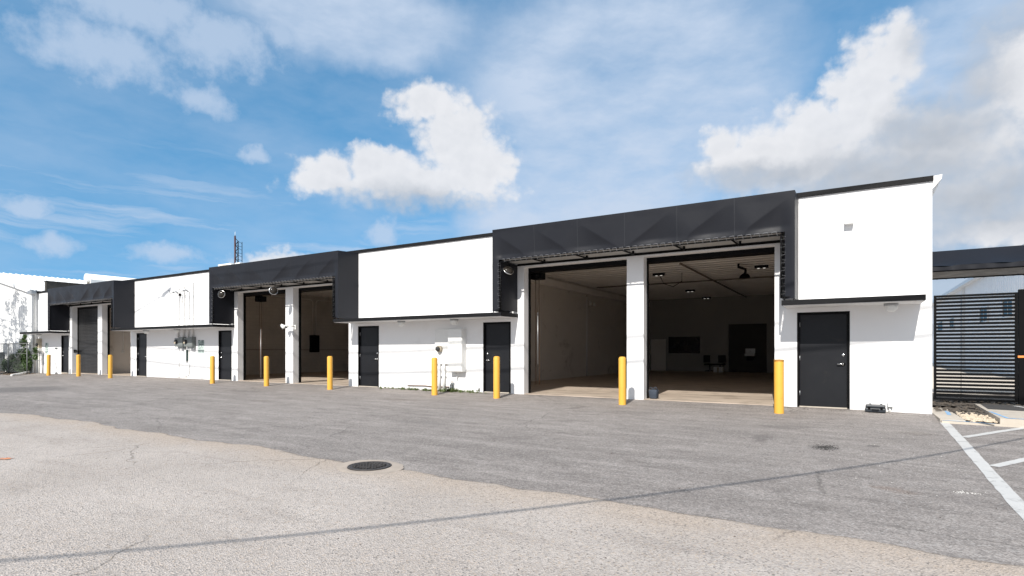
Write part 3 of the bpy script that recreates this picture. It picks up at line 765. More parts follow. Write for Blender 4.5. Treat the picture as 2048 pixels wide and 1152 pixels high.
for x, lab in ((-11.47, "thinner left white conduit running down below the round electric meter"), (-11.28, "white conduit right of its twin, running down from the meter panel to the weeds")):
    o = thing("conduit", lab, "pipe", (x, W, 0), "white conduits under the meter panel")
    MB().tube([(x, W - .055, -.05), (x, W - .055, .838)], .042 if x < -11.4 else .05, 12).build("pipe", WPIPE, o)
    MB().box(x - .07, x + .07, W - .06, W - .003, .42, .45).build("clamp", GREYPIPE, o)
o = thing("water_spigot", "small rusty water spigot on a pipe by the weeds", "spigot", (-10.87, W, 0))
MB().tube([(-10.93, W - .05, -.03), (-10.93, W - .05, .20), (-10.93, W - .12, .22), (-10.93, W - .16, .17)], .022, 8).build("pipe", GREYPIPE, o)
MB().lathe([(.0, .27), (.05, .27), (.05, .285), (0, .29)], (-10.93, W - .09, 0), 12).build("valve", RUSTY, o)
pipe("wall_pipe", [(-12.85, W - .03, .10), (-12.1, W - .03, .115), (-11.75, W - .03, .095), (-11.1, W - .03, .11)], .014, RUSTY, "thin rusty pipe running low along the wall above the weeds", "pipe")
pipe("drain_spout", [(-10.76, W - .003, .44), (-10.76, W - .06, .43), (-10.76, W - .06, .36)], .02, WPIPE, "short white spout on the wall below the electrical cabinet", "pipe")
pipe("sink_pipe", [(-9.93, W - .003, .10), (-9.93, W - .05, .10), (-9.93, W - .05, .03)], .018, GREYPIPE, "stubby pipe at the wall foot left of the dark door", "pipe")

# grey electric meters + service conduits
def meter_set(x, lab1, lab2):
    o = thing("meter_socket", lab1, "electric meter", (x + .16, W, 1.4), "grey electric boxes on the white wall")
    MB().box(x, x + .33, W - .15, W - .003, 1.46, 1.86, b=.01).build("box", GREYBOX, o)
    mm = MB().lathe([(.10, 0), (.10, .05), (.085, .07), (0, .07)], (x + .16, W - .151, 1.68), 18, M90).build("meter_face", DARKGL, o)
    MB().box(x + .10, x + .22, W - .228, W - .222, 1.60, 1.70).build("dial", TANPL, mm)
    o = thing("disconnect_box", lab2, "electrical box", (x + .55, W, 1.3), "grey electric boxes on the white wall")
    MB().box(x + .36, x + .74, W - .17, W - .003, 1.40, 1.90, b=.01).build("box", GREYBOX, o)
    MB().box(x + .38, x + .72, W - .183, W - .171, 1.42, 1.84, b=.006).build("lid", GREYBOX, o)
    MB().box(x + .42, x + .56, W - .12, W - .04, 1.33, 1.399).build("conduit_fitting", WPIPE, o)
    MB().box(x + .60, x + .70, W - .12, W - .04, 1.31, 1.399).build("conduit_fitting", GREYPIPE, o)
meter_set(-27.07, "leftmost grey meter socket, next to the dark door", "grey disconnect box left of the second meter")
meter_set(-26.29, "grey meter socket between the two grey disconnect boxes", "grey disconnect box nearest the green lettered sign")
def service(x, z1, label, head=True, foot=1.9):
    o = thing("service_conduit", label, "conduit", (x, W, foot), "service conduits above the grey meters")
    b = MB(); b.tube([(x, W - .06, foot), (x, W - .06, z1)], .034, 10); b.build("pipe", WPIPE, o)
    MB().box(x - .06, x + .06, W - .07, W - .003, 2.78, 2.82).build("strap", WPIPE, o)
    if head:
        MB().tube([(x, W - .06, z1), (x - .03, W - .16, z1 + .08), (x - .14, W - .22, z1 + .03)], .045, 10).build("weatherhead", GREYPIPE, o)
        MB().tube([(x - .14, W - .22, z1 + .03), (x - .25, W - .30, z1 - .05), (x - .30, W - .28, z1 + .1), (x - .42, W - .3, z1 + .14)], .012, 6).build("wire", BLACKM, o)
service(-26.92, 3.95, "leftmost service conduit with a bent weatherhead above the meters")
service(-26.45, 4.30, "second service conduit from the left, tall and thin above the meters", False)
service(-26.08, 3.98, "service conduit with a weatherhead, third from the dark door side")
service(-25.72, 4.42, "tallest service conduit, nearest the middle awning", False)
o = thing("insulator", "small dark cable insulator between the service conduits", "insulator", (-26.6, W, 3.8))
MB().tube([(-26.62, W - .003, 3.86), (-26.62, W - .12, 3.86)], .02, 8).build("pin", GREYPIPE, o)
MB().lathe([(0, 3.80), (.05, 3.80), (.06, 3.86), (.04, 3.92), (0, 3.93)], (-26.62, W - .14, 0), 12).build("spool", BLACKM, o)
MB().tube([(-26.62, W - .12, 3.8), (-26.68, W - .06, 3.6), (-26.6, W - .05, 3.5), (-26.52, W - .06, 3.7)], .010, 6).build("wire_loop", BLACKM, o)
o = thing("telephone_box", "narrow grey telephone box on the wall below the meters", "electrical box", (-26.27, W, .8))
MB().box(-26.36, -26.19, W - .09, W - .003, .78, 1.32, b=.008).build("box", WPLAST, o)
MB().box(-26.20, -26.175, W - .095, W - .003, .79, 1.31).build("hinge_strip", SIGNT, o)
pipe("ground_wire", [(-26.92, W - .02, 1.45), (-26.92, W - .02, .0)], .012, WPIPE, "thin white ground wire dropping straight from the left meter to the paving", "wire")
pipe("drop_pipe", [(-26.05, W - .02, 1.36), (-26.05, W - .02, .28), (-26.12, W - .02, .14), (-26.5, W - .02, .06)], .014, WPIPE, "thin white pipe curving at its foot under the right meter", "pipe")
MBx = MB().tube([(-29.6, W - .015, .06), (-24.9, W - .015, .045)], .012, 6)
tag(MBx.build("wall_pipe", WPIPE), "long thin white pipe along the wall foot below the meters", "pipe")

# lettered signs
def sign(x0, x1, z0, z1, top, label):
    o = thing("wall_sign", label, "sign", ((x0 + x1) / 2, W, z0))
    MB().box(x0, x1, W - .012, W - .003, z0, z1).build("board", SIGNG, o)
    wd = x1 - x0; hh = z1 - z0
    def txt(s, cx, cz, size):
        cu = bpy.data.curves.new("lettering", 'FONT'); cu.body = s; cu.size = size; cu.align_x = 'CENTER'; cu.align_y = 'CENTER'; cu.extrude = .001; cu.offset = .004
        tmp = bpy.data.objects.new("tmp", cu); COL.objects.link(tmp)
        dg = bpy.context.evaluated_depsgraph_get(); me = bpy.data.meshes.new_from_object(tmp.evaluated_get(dg))
        bpy.data.objects.remove(tmp)
        me.materials.clear(); me.materials.append(SIGNT)
        q = bpy.data.objects.new("lettering", me); COL.objects.link(q)
        q.parent = o; q.matrix_parent_inverse = o.matrix_basis.inverted(); q.location = (cx, W - .0145, cz); q.rotation_euler = (R(90), 0, 0)
    cx = (x0 + x1) / 2
    txt(top, cx, z1 - hh * .12, wd * .42)
    b = MB()
    random.seed(hash(top) % 99)
    for k, (zz, hgt) in enumerate([(.30, .10), (.44, .05), (.56, .03), (.64, .03), (.78, .06), (.88, .05)]):
        x = x0 + wd * .06
        while x < x1 - wd * .1:
            l = random.uniform(.05, .16) * wd
            if random.random() < .8: b.box(x, min(x + l, x1 - .02), W - .0155, W - .0125, z1 - hh * (zz + hgt / 2), z1 - hh * (zz - hgt / 2))
            x += l + wd * .04
    b.build("small_print", SIGNT, o)
sign(-25.38, -24.90, 1.15, 1.74, "73-80", "pale green lettered sign right of the grey meters")
sign(-41.65, -41.22, 1.08, 1.74, "81", "pale lettered sign on the wall by the farthest narrow door")
o = thing("mail_slot", "small dark mail slot left of the farthest narrow door", "mail slot", (-40.1, W, 1.35))
MB().box(-40.25, -39.95, W - .03, W - .003, 1.36, 1.45, b=.006).build("frame", GREYBOX, o)
MB().box(-40.22, -39.98, W - .036, W - .031, 1.40, 1.43).build("flap", BLACKM, o)
o = thing("wall_meter", "stained white electric meter box at the far left corner", "electric meter", (-42.3, W, 1.4))
MB().box(-42.62, -42.05, W - .2, W - .003, 1.22, 1.42, b=.01).build("shelf_box", WPLAST, o)
MB().box(-42.5, -42.15, W - .16, W - .003, 1.43, 2.0, b=.01).build("box", TANPL, o)
MB().lathe([(.10, 0), (.10, .08), (0, .09)], (-42.32, W - .161, 1.62), 16, M90).build("meter_face", DARKGL, o)
for x, lab in ((-42.45, "stained white pipe at the far corner, left one of the pair"), (-41.95, "stained white pipe right of the corner meter box")):
    b = MB(); b.tube([(x, W - .05, -.12), (x, W - .05, 1.22 if x < -42 else 1.30)], .035, 8); tag(b.build("conduit", WPIPE), lab, "pipe")
o = thing("downspout", "grey weathered downspout at the left end of the warehouse", "downspout", (-42.78, 14.3, 0))
MB().box(-42.86, -42.72, 14.18, 14.29, -.1, 4.85, b=.01).build("pipe", GREYPIPE, o)
for z in (1.0, 2.9): MB().box(-42.88, -42.70, 14.17, 14.30, z, z + .05).build("strap", GREYPIPE, o)
MB().box(-43.1, -42.5, 14.05, 14.30, 4.70, 4.93, b=.02).build("gutter_box", GREYPIPE, o)
tag(MB().tube([(-40.55, W - .003, 1.3), (-40.5, W - .012, .9), (-39.95, W - .02, .12)], .012, 6).build("hose", GREYPIPE), "thin grey hose hanging slack beside the farthest narrow door", "hose")
tag(MB().lathe([(0, 0), (.05, 0), (.05, .1), (.03, .14), (0, .15)], (-39.95, W - .08, zg(-39.95, W - .08)), 10).build("hose_tap", GREYPIPE), "small grey tap at the wall foot by the farthest bollard", "tap")
o = thing("key_switch", "small black key switch box on the jamb of the roller door", "switch", (-38.03, 14.58, 1.2))
MB().box(-38.078, -38.02, 14.52, 14.66, 1.16, 1.32, b=.008).build("box", BLACKM, o)
MB().lathe([(.02, 0), (.02, .01), (0, .012)], (-38.019, 14.59, 1.24), 10, Matrix.Rotation(R(90), 4, 'Y')).build("lock", CHROME, o)

# right foot of the wall: case, outlet
o = thing("tool_case", "dark plastic tool case lying on the asphalt by the big right door", "case", (.42, 14.22, zg(.42, 14.22)))
zc = zg(.42, 14.3) + .004
Mc = Matrix.Translation((.42, 14.27, zc)) @ Matrix.Rotation(R(-3), 4, 'Z')
MB().box(-.185, .185, -.13, .13, 0, .085, Mc, .022).build("tray", CASEM, o)
MB().box(-.178, .178, -.125, .13, .088, .15, Mc, .022).build("lid", CASEM, o)
for x in (-.11, .11): MB().box(x - .022, x + .022, -.142, -.128, .055, .115, Mc, .004).build("latch", BLACKM, o)
MB().tube([Mc @ Vector(p) for p in ((-.06, -.13, .06), (-.055, -.165, .06), (.055, -.165, .06), (.06, -.13, .06))], .010, 8).build("handle", BLACKM, o)
for x in (-.1, .1): MB().box(x - .02, x + .02, .1, .135, .15, .165, Mc, .004).build("hinge", CASEM, o)
o = thing("outlet_box", "white weatherproof outlet box near the ground beside the tool case", "outlet", (.69, W, 0))
MB().box(.645, .735, W - .09, W - .003, .08, .20, b=.006).build("cover", WPLAST, o)
MB().tube([(.68, W - .04, -.05), (.68, W - .04, .08)], .018, 8).build("pipe", WPIPE, o)
MB().box(.675, .72, W - .075, W - .02, .055, .079).build("plug", GREYBOX, o)

# canvas bag in the doorway
o = thing("canvas_bag", "slumped blue grey canvas bag in the doorway beside the pier", "bag", (-4.52, 14.75, 0))
bm = bmesh.new(); bmesh.ops.create_cube(bm, size=1); bmesh.ops.subdivide_edges(bm, edges=list(bm.edges), cuts=5, use_grid_fill=True)
for v in bm.verts:
    p = v.co; q = p.normalized() * .58; p = p.lerp(q, .35)
    tpr = 1 + .22 * (p.z)
    p = Vector((p.x * .21 * tpr, p.y * .20 * tpr, p.z * .25))
    p += Vector((random.uniform(-1, 1), random.uniform(-1, 1), random.uniform(-1, 1))) * .012
    p.z = max(p.z + .115, .004); v.co = p
bme = bpy.data.meshes.new("bag_body"); bm.to_mesh(bme); bm.free(); bme.materials.append(BLUEBAG)
bo = bpy.data.objects.new("bag_body", bme); COL.objects.link(bo); bo.parent = o; bo.location = (0, 0, 0)
bme.polygons.foreach_set('use_smooth', [True] * len(bme.polygons))
MB().tube([(-4.62, 14.72, .22), (-4.60, 14.70, .30), (-4.52, 14.70, .27), (-4.45, 14.70, .31), (-4.41, 14.72, .23)], .014, 6).build("strap", BLUEBAG, o)

# ------------------------------------------------------------------ manhole
mx, my = -5.21, 5.14
mz = gz(mx, my)[2]
b = MB(); n = 72; vs = []
random.seed(5)
radii = [.275, .36, .43]
jr = [random.uniform(-.012, .012) for _ in range(n)]
for k, rr in enumerate(radii):
    for j in range(n):
        q = 2 * math.pi * j / n
        r_ = rr + (jr[j] if k == 2 else 0) + (.05 * math.cos(q * 2 + .5) if k == 2 else 0)
        x, y = mx + r_ * math.cos(q), my + r_ * math.sin(q)
        vs.append((x, y, gz(x, y)[2] + (.015 if k < 2 else .0105)))
b.add(vs, [(k * n + j, k * n + (j + 1) % n, (k + 1) * n + (j + 1) % n, (k + 1) * n + j) for k in range(2) for j in range(n)], True)
co = b.build("manhole_collar", COLLAR); tag(co, kind='structure')
o = thing("manhole_cover", "round dark cast iron manhole cover at the seam of the two pavements", "manhole cover", (mx, my, mz + .01))
z0 = mz + .006
b = MB(); b.lathe([(.272, 0), (.272, .016), (.268, .020), (.248, .020), (.246, .010)], (mx, my, z0), 48); b.build("ring", IRON, o)
b = MB(); b.lathe([(.243, .0), (.243, .015), (.240, .018), (.215, .018), (.212, .012), (0, .012)], (mx, my, z0), 48); cv = b.build("cover", IRON, o)
b = MB()
for i in range(-4, 5):
    for j in range(-4, 5):
        x, y = i * .05, j * .05
        if math.hypot(x, y) < .20 and not (abs(j) == 2 and abs(i) < 3): b.box(mx + x - .017, mx + x + .017, my + y - .017, my + y + .017, z0 + .008, z0 + .024)
b.box(mx - .11, mx + .11, my + .09, my + .115, z0 + .008, z0 + .024); b.box(mx - .11, mx + .11, my - .115, my - .09, z0 + .008, z0 + .024)
b.build("tread_pattern", IRON, cv)

# stones / litter on the paving (separate loose bits)
def pebble(x, y, s, m, label, name="pebble", cat="pebble", group=None, zz=None):
    bm = bmesh.new(); bmesh.ops.create_icosphere(bm, subdivisions=2, radius=s)
    for v in bm.verts: v.co = Vector((v.co.x * 1.5, v.co.y, v.co.z * .5)) + Vector((random.uniform(-1, 1), random.uniform(-1, 1), random.uniform(-1, 1))) * s * .18
    me = bpy.data.meshes.new(name); bm.to_mesh(me); bm.free(); me.materials.append(m)
    q = bpy.data.objects.new(name, me); COL.objects.link(q); q.location = (x, y, (gz(x, y)[2] if zz is None else zz) + s * .3); q.rotation_euler = (0, 0, random.uniform(0, 6))
    return tag(q, label, cat, group)
# broken asphalt patch near the right (loose dark crumbs, nobody could count)
b = MB(); random.seed(21)
def crumb(b, x, y, z, s):
    a = random.uniform(0, 6.28); M = Matrix.Translation((x, y, z)) @ Matrix.Rotation(a, 4, 'Z') @ Matrix.Rotation(random.uniform(-.5, .5), 4, 'X')
    k = [random.uniform(.6, 1.2) for _ in range(4)]
    vs = [M @ Vector(p) for p in ((-s * k[0], -s * .6, 0), (s * k[1], -s * .5, 0), (s * k[2], s * .6, 0), (-s * k[3], s * .5, 0), (0, 0, s * .7), (s * .3, .1 * s, s * .6))]
    b.add(vs, [(0, 1, 5, 4), (1, 2, 5), (2, 3, 4, 5), (3, 0, 4), (3, 2, 1, 0)])
for i in range(200):
    a = random.uniform(0, 6.28); r_ = abs(random.gauss(0, .5)); x = -.35 + .20 * r_ * math.cos(a); y = 9.4 + .30 * r_ * math.sin(a)
    crumb(b, x, y, gz(x, y)[2], random.uniform(.006, .014))
tag(b.build("gravel", mat("dark_asphalt_crumbs", (.04, .037, .035), .9, .3, 20)), "small heap of dark loose asphalt crumbs on the lot", "gravel", kind='stuff')
b = MB()
for i in range(130):
    x = random.uniform(-.3, 1.35); y = random.uniform(6.6, 13.0)
    if random.random() < .4: x = 1.0 + random.gauss(0, .07); y = 7.38 + random.gauss(0, .03)
    crumb(b, x, y, gz(x, y)[2], random.uniform(.003, .008))
tag(b.build("white_debris", mat("chalky_white_chips", (.66, .64, .6), .9, .1, 20)), "scattered chalky white chips on the asphalt near the parking line", "debris", kind='stuff')
b = MB(); random.seed(33)
for i in range(500):
    x = random.uniform(-16, 2); y = random.uniform(1.8, 13.2)
    crumb(b, x, y, gz(x, y)[2] + (.008 if y < 5 else 0), random.uniform(.004, .012))
for i in range(420):
    x = random.uniform(-34, 1.3); y = random.uniform(13.9, 14.40)
    if not any(a < x < c for a, c in OPEN): crumb(b, x, y, gz(x, y)[2], random.uniform(.005, .016))
tag(b.build("grit", mat("brown_leaf_grit", (.06, .045, .035), .9, .4, 20)), "dark leaf bits and grit scattered over the paving", "grit", kind='stuff')

# weeds
def tuft_mesh(b, x, y, z, n, h, spread):
    for _ in range(n):
        a = random.uniform(0, 6.28); l = random.uniform(.5, 1) * h; s = spread * random.random()
        bx, by = x + s * math.cos(a), y + s * math.sin(a) * .4
        a2 = random.uniform(0, 6.28); dx, dy = math.cos(a2), math.sin(a2); wd = random.uniform(.004, .009)
        p0 = Vector((bx, by, z)); p1 = p0 + Vector((dx * l * .35, dy * l * .35, l * .6)); p2 = p0 + Vector((dx * l * .9, dy * l * .9, l * .65))
        sd = Vector((-dy, dx, 0)) * wd
        b.add([p0 - sd, p0 + sd, p1 + sd, p1 - sd, p2], [(0, 1, 2, 3), (3, 2, 4)])
b = MB(); random.seed(3)
for cx, n, hh, sp in ((-13.2, 240, .10, .5), (-12.6, 170, .14, .35), (-12.1, 60, .08, .3), (-11.6, 130, .10, .4), (-11.0, 260, .20, .32), (-10.7, 260, .19, .4), (-10.2, 120, .10, .4), (-9.9, 40, .07, .2)):
    for k in range(n // 10):
        x = cx + random.gauss(0, sp); y = 14.36 - abs(random.gauss(0, .12))
        tuft_mesh(b, x, y, gz(x, y)[2], 10, hh * random.uniform(.5, 1.1), .06)
tag(b.build("weeds", WEED), "low green weeds along the wall foot below the electrical cabinet", "weeds", kind='stuff')

# ------------------------------------------------------------------ interior of the big unit
def ceil_lamp(x, y, label, on=True):
    o = thing("ceiling_lamp", label, "lamp", (x, y, 4.5), "ceiling lamps inside the big unit")
    MB().box(x - .24, x + .24, y - .09, y + .09, 4.40, 4.495, b=.01).build("housing", BLACKM, o)
    for dx in (-.10, .10): MB().box(x + dx - .04, x + dx + .04, y - .05, y + .05, 4.385, 4.399).build("lens", LAMPON, o)
ceil_lamp(-6.9, 23.2, "ceiling lamp with a dangling cord inside the right wide bay")
ceil_lamp(-7.36, 30.4, "small lit ceiling lamp, second deepest inside the unit")
ceil_lamp(-7.5, 34.9, "small lit ceiling lamp farthest back inside the unit")
ceil_lamp(-2.95, 23.1, "lit ceiling lamp near the right jamb of the widest bays")
tag(MB().tube([(-6.85, 23.2, 4.4), (-6.7, 23.2, 4.05), (-6.3, 23.2, 3.9), (-5.95, 23.2, 4.1), (-5.95, 23.2, 4.45)], .015, 6).build("lamp_cord", BLACKM), "black cord looping down beside the corded ceiling lamp", "cord")
o = thing("unit_heater", "black bracketed fan heater hanging from the ceiling of the big unit", "heater", (-3.5, 22.2, 4.5))
MB().tube([(-3.62, 22.2, 4.5), (-3.62, 22.2, 4.38), (-3.38, 22.2, 4.28), (-3.38, 22.2, 4.1)], .05, 8).build("bracket", BLACKM, o)
MB().lathe([(.05, 4.14), (.16, 4.06), (.2, 3.96), (.08, 3.95), (0, 3.95)], (-3.4, 22.2, 0), 14).build("shade", BLACKM, o)
pipe("sprinkler_pipe", [(-5.32, 20.5, 4.42), (-5.36, 35.4, 4.42)], .035, mat("brown_sprinkler_pipe", (.16, .13, .10), .6, .2, 5), "long brown sprinkler pipe running back along the ceiling", "pipe")
pipe("ceiling_pipe", [(-11.0, 26.4, 4.44), (1.0, 26.4, 4.44)], .03, mat("brown_sprinkler_pipe", (.16, .13, .10)), "brown pipe crossing the ceiling from side to side", "pipe")
pipe("ceiling_pipe", [(-11.0, 17.0, 4.44), (1.0, 17.0, 4.44)], .02, DECK, "pale pipe crossing the ceiling just inside the bays", "pipe")
pipe("wall_conduit", [(-11.36, 26.0, .0), (-11.36, 26.0, 3.95)], .03, WPIPE, "pale vertical conduit on the left inner wall of the big unit", "pipe")
o = thing("twin_spotlight", "pale twin spotlights high on the left inner wall", "spotlight", (-11.3, 26.5, 3.5))
for dy in (-.22, .22): MB().lathe([(.04, .0), (.09, -.16), (.0, -.15)], (-11.28, 26.5 + dy, 3.72), 12).build("lamp_head", WPLAST, o)
MB().tube([(-11.3, 26.2, 3.74), (-11.3, 26.8, 3.74)], .025, 8).build("bar", WPLAST, o)
def opener(x, z, label, y=15.35):
    o = thing("door_opener", label, "door motor", (x, y, z), "door motors beside the open bays")
    MB().box(x - .19, x + .19, y - .16, y + .16, z - .12, z + .12, b=.015).build("housing", BLACKM, o)
    MB().lathe([(.08, 0), (.08, .1), (.05, .12), (0, .12)], (x + .06, y - .161, z), 14, M90).build("gear_cover", BLACKM, o)
    MB().box(x - .17, x - .11, y - .15, y + .15, z + .121, 4.49).build("hanger", BLACKM, o)
    for dx in (-.07, .05): MB().tube([(x + dx, y, z - .12), (x + dx + .01, y, .22)], .010, 5).build("chain", RUSTY, o)
opener(-8.36, 3.60, "black door motor with hanging chains inside the widest left bay")
opener(-22.35, 3.55, "black door motor with hanging chains inside the middle left bay", 15.5)
tag(MB().tube([(-8.30, 15.25, .85), (-8.30, 15.25, 2.45)], .014, 8).build("guide_rod", GREYPIPE), "pale vertical rod inside the left jamb of the widest bays", "rod")
tag(MB().tube([(-22.2, 15.4, .1), (-22.2, 15.4, 2.2)], .014, 8).build("guide_rod", GREYPIPE), "pale vertical rod inside the left jamb of the middle bays", "rod")
# middle unit
o = thing("breaker_panel", "tall black breaker panel on the block wall inside the middle unit", "electrical box", (-27.2, 22.3, 1.2))
MB().box(-27.19, -27.03, 22.02, 22.62, 1.18, 2.18, b=.01).build("box", BLACKM, o)
MB().box(-27.028, -27.01, 22.05, 22.59, 1.22, 2.14, b=.005).build("panel_door", BLACKM, o)
for dy in (-.10, .14):
    y = 22.32 + dy
    pts = [(-27.14, y, 2.18), (-27.14, y, 4.05)] + [(-27.14, y + (.25 - .25 * math.cos(a)) * (-1 if dy < 0 else 1), 4.05 + .22 * math.sin(a)) for a in lin(.3, 1.57, 4)] + [(-27.14, y + (-2.8 if dy < 0 else 2.8), 4.27)]
    pipe("bent_conduit", pts, .035, INWALL, "pale conduit rising from the breaker panel and bending toward the door" if dy < 0 else "pale conduit rising from the breaker panel and bending away to the back", "pipe")
pipe("low_conduit", [(-27.15, 20.9, 0), (-27.15, 20.9, .5)], .03, WPIPE, "short pale conduit stub at the foot of the block wall", "pipe")
pipe("wall_rail", [(-27.17, 15, 1.32), (-27.17, 30, 1.32)], .012, RUSTY, "thin dark pipe along the block wall at waist height", "pipe")
# left unit
pipe("switch_conduit", [(-35.07, 15.75, 1.28), (-35.07, 15.75, 4.4)], .02, WPIPE, "thin pale conduit on the inner wall of the far open bay", "pipe")
o = thing("wall_switch", "pale double switch box on the inner wall of the far open bay", "switch", (-35.1, 15.75, 1.2))
MB().box(-35.095, -35.04, 15.68, 15.82, 1.14, 1.28, b=.006).build("box", WPLAST, o)
MB().box(-35.04, -35.03, 15.73, 15.77, 1.19, 1.23).build("toggle", TANPL, o)
# sink + clutter at the back
o = thing("wall_sink", "small white wall sink in the dark opening at the back", "sink", (-5.1, YR, .9))
MB().box(-5.40, -4.86, YR - .40, YR - .05, .95, 1.10, b=.03).build("basin", WPLAST, o)
MB().box(-5.40, -4.86, YR - .09, YR - .035, 1.10, 1.40, b=.02).build("splashback", WPLAST, o)
MB().tube([(-5.13, YR - .07, 1.2), (-5.13, YR - .2, 1.26), (-5.13, YR - .24, 1.16)], .014, 8).build("tap", CHROME, o)
MB().box(-5.3, -4.96, YR - .3, YR - .04, .70, .949, b=.02).build("trap", BLACKM, o)
def office_chair(x, y, rz, label):
    o = thing("office_chair", label, "chair", (x, y, 0), "black chairs left at the back of the big unit")
    M = Matrix.Translation((x, y, 0)) @ Matrix.Rotation(rz, 4, 'Z')
    MB().box(-.25, .25, -.25, .25, .42, .50, M, .03).build("seat", CHAIRM, o)
    MB().box(-.23, .23, .22, .30, .55, 1.0, M, .03).build("backrest", CHAIRM, o)
    MB().tube([M @ Vector((0, 0, .08)), M @ Vector((0, 0, .42))], .03, 8).build("column", BLACKM, o)
    b = MB()
    for k in range(5):
        a = k * 1.2566; b.tube([M @ Vector((0, 0, .1)), M @ Vector((.28 * math.cos(a), .28 * math.sin(a), .05))], .02, 6)
    b.build("base", BLACKM, o)
office_chair(-7.3, 34.9, .9, "black office chair turned sideways at the back wall")
office_chair(-6.72, 34.95, -.2, "black office chair facing out beside the white carton")
o = thing("carton", "small white carton on the floor below the dark back chairs", "box", (-6.7, 34.4, 0))
MB().box(-6.95, -6.45, 34.2, 34.5, .003, .32, b=.01).build("box", WPLAST, o)
MB().box(-6.75, -6.65, 34.195, 34.199, .02, .30).build("tape", TANPL, o)

# ------------------------------------------------------------------ roof things
o = thing("roof_unit", "white rooftop air unit beside the lattice mast", "air unit", (-31.7, 20, 4.8))
MB().box(-32.35, -31.05, 19.6, 20.8, 4.78, 6.40, b=.02).build("casing", WPLAST, o)
MB().box(-32.15, -31.35, 19.58, 19.599, 6.0, 6.32).build("grille", TANPL, o)
MB().box(-30.98, -30.5, 19.8, 20.6, 4.78, 6.42, b=.02).build("side_duct", WPLAST, o)
o = thing("lattice_mast", "thin lattice radio mast rising behind the middle awning", "mast", (-31.0, 19.5, 4.8))
y0 = 19.95
for (dx, m, zt) in ((-.20, REDPIPE, 8.05), (.10, BLACKM, 7.72)):
    MB().tube([(-31.0 + dx, y0, 4.8), (-31.0 + dx, y0, zt)], .05 if dx < 0 else .03, 8).build("leg", m, o)
MB().tube([(-30.9, y0 + .25, 4.8), (-30.9, y0 + .25, 7.7)], .018, 8).build("leg", BLACKM, o)
b = MB(); z = 4.9; k = 0
while z < 7.6:
    a_, b_ = ((-31.17, z), (-30.91, z + .2)) if k % 2 else ((-30.91, z), (-31.17, z + .2))
    b.tube([(a_[0], y0, a_[1]), (b_[0], y0, b_[1])], .02, 5); b.tube([(b_[0], y0, b_[1]), (-30.9, y0 + .25, z + .1)], .010, 5); z += .2; k += 1
b.tube([(-31.18, y0, 7.92), (-30.9, y0, 7.70)], .016, 5); b.build("lacing", BLACKM, o)
MB().tube([(-31.2, y0, 8.05), (-31.19, y0, 8.3)], .016, 6, True, .008).build("tip", WPLAST, o)
o = thing("roof_monitor", "white roof curb with a rounded cap above the far awning", "roof curb", (-40, 17, 4.8))
MB().box(-40.35, -39.75, 16.05, 24, 4.78, 5.62).build("curb", WPLAST, o)
MB().tube([(-40.05, 15.9, 5.72), (-40.05, 24, 5.72)], .26, 16).build("rounded_cap", METALW, o)
MB().box(-40.15, -39.95, 16.02, 16.045, 5.2, 5.5).build("louvre", TANPL, o)
o = thing("parapet", "dark mildewed parapet wall at the far end of the roof", "parapet", (-42.5, 14.8, 4.8))
b = MB(); b.box(-42.62, -42.38, 14.75, 32, 4.79, 5.52); b.build("wall", WEATHER, o)
MB().box(-42.66, -42.34, 14.72, 32, 5.521, 5.57).build("cap", WEATHER, o)

# ------------------------------------------------------------------ left neighbour
o = thing("metal_shed", "white corrugated metal building with a low gable beyond the far end", "building", (-52.7, 14.3, 0))
XE, XA = -42.75, -52.7
def rake(x): return 4.93 + (XE - .1 - x) * .2 if x > XA else 4.93 + (XE - .1 - XA) * .2 - (XA - x) * .2
b = MB(); xs = []; x = XE - .15
while x > -63: xs += [(x, 0), (x - .16, 0), (x - .19, .03), (x - .26, .03), (x - .29, 0)]; x -= .32
vs = []
for (xx, d) in xs: vs += [(xx, 14.3 - d, -.3), (xx, 14.3 - d, rake(xx))]
b.add(vs, [(2 * i, 2 * i + 1, 2 * i + 3, 2 * i + 2) for i in range(len(xs) - 1)])
b.build("siding", METALW, o)
b = MB(); ys = []; y = 14.1
while y < 44: ys += [(y, 0), (y + .2, 0), (y + .24, .04), (y + .30, .04), (y + .34, 0)]; y += .36
vs = []
for (yy, d) in ys: vs += [(XE, yy, rake(XE - .1) + d), (XA, yy, rake(XA) + d)]
b.add(vs, [(2 * i, 2 * i + 1, 2 * i + 3, 2 * i + 2) for i in range(len(ys) - 1)])
vs = []
for (yy, d) in ys: vs += [(XA, yy, rake(XA) + d), (-63, yy, rake(-63) + d)]
b.add(vs, [(2 * i, 2 * i + 1, 2 * i + 3, 2 * i + 2) for i in range(len(ys) - 1)])
b.build("roof", METALW, o)
b = MB()
for s0, s1 in (((XE, rake(XE - .1)), (XA, rake(XA))), ((XA, rake(XA)), (-63, rake(-63)))):
    b.add([(s0[0], 14.06, s0[1] - .16), (s0[0], 14.06, s0[1] + .04), (s1[0], 14.06, s1[1] + .04), (s1[0], 14.06, s1[1] - .16), (s0[0], 14.27, s0[1] - .16), (s0[0], 14.27, s0[1] + .04), (s1[0], 14.27, s1[1] + .04), (s1[0], 14.27, s1[1] - .16)],
          [(0, 1, 2, 3), (4, 5, 6, 7), (0, 3, 7, 4), (1, 2, 6, 5)])
b.build("rake_trim", METALW, o)
MB().box(XE - .2, XE - .03, 14.31, 44, -.3, 4.85).build("side_wall", METALW, o)

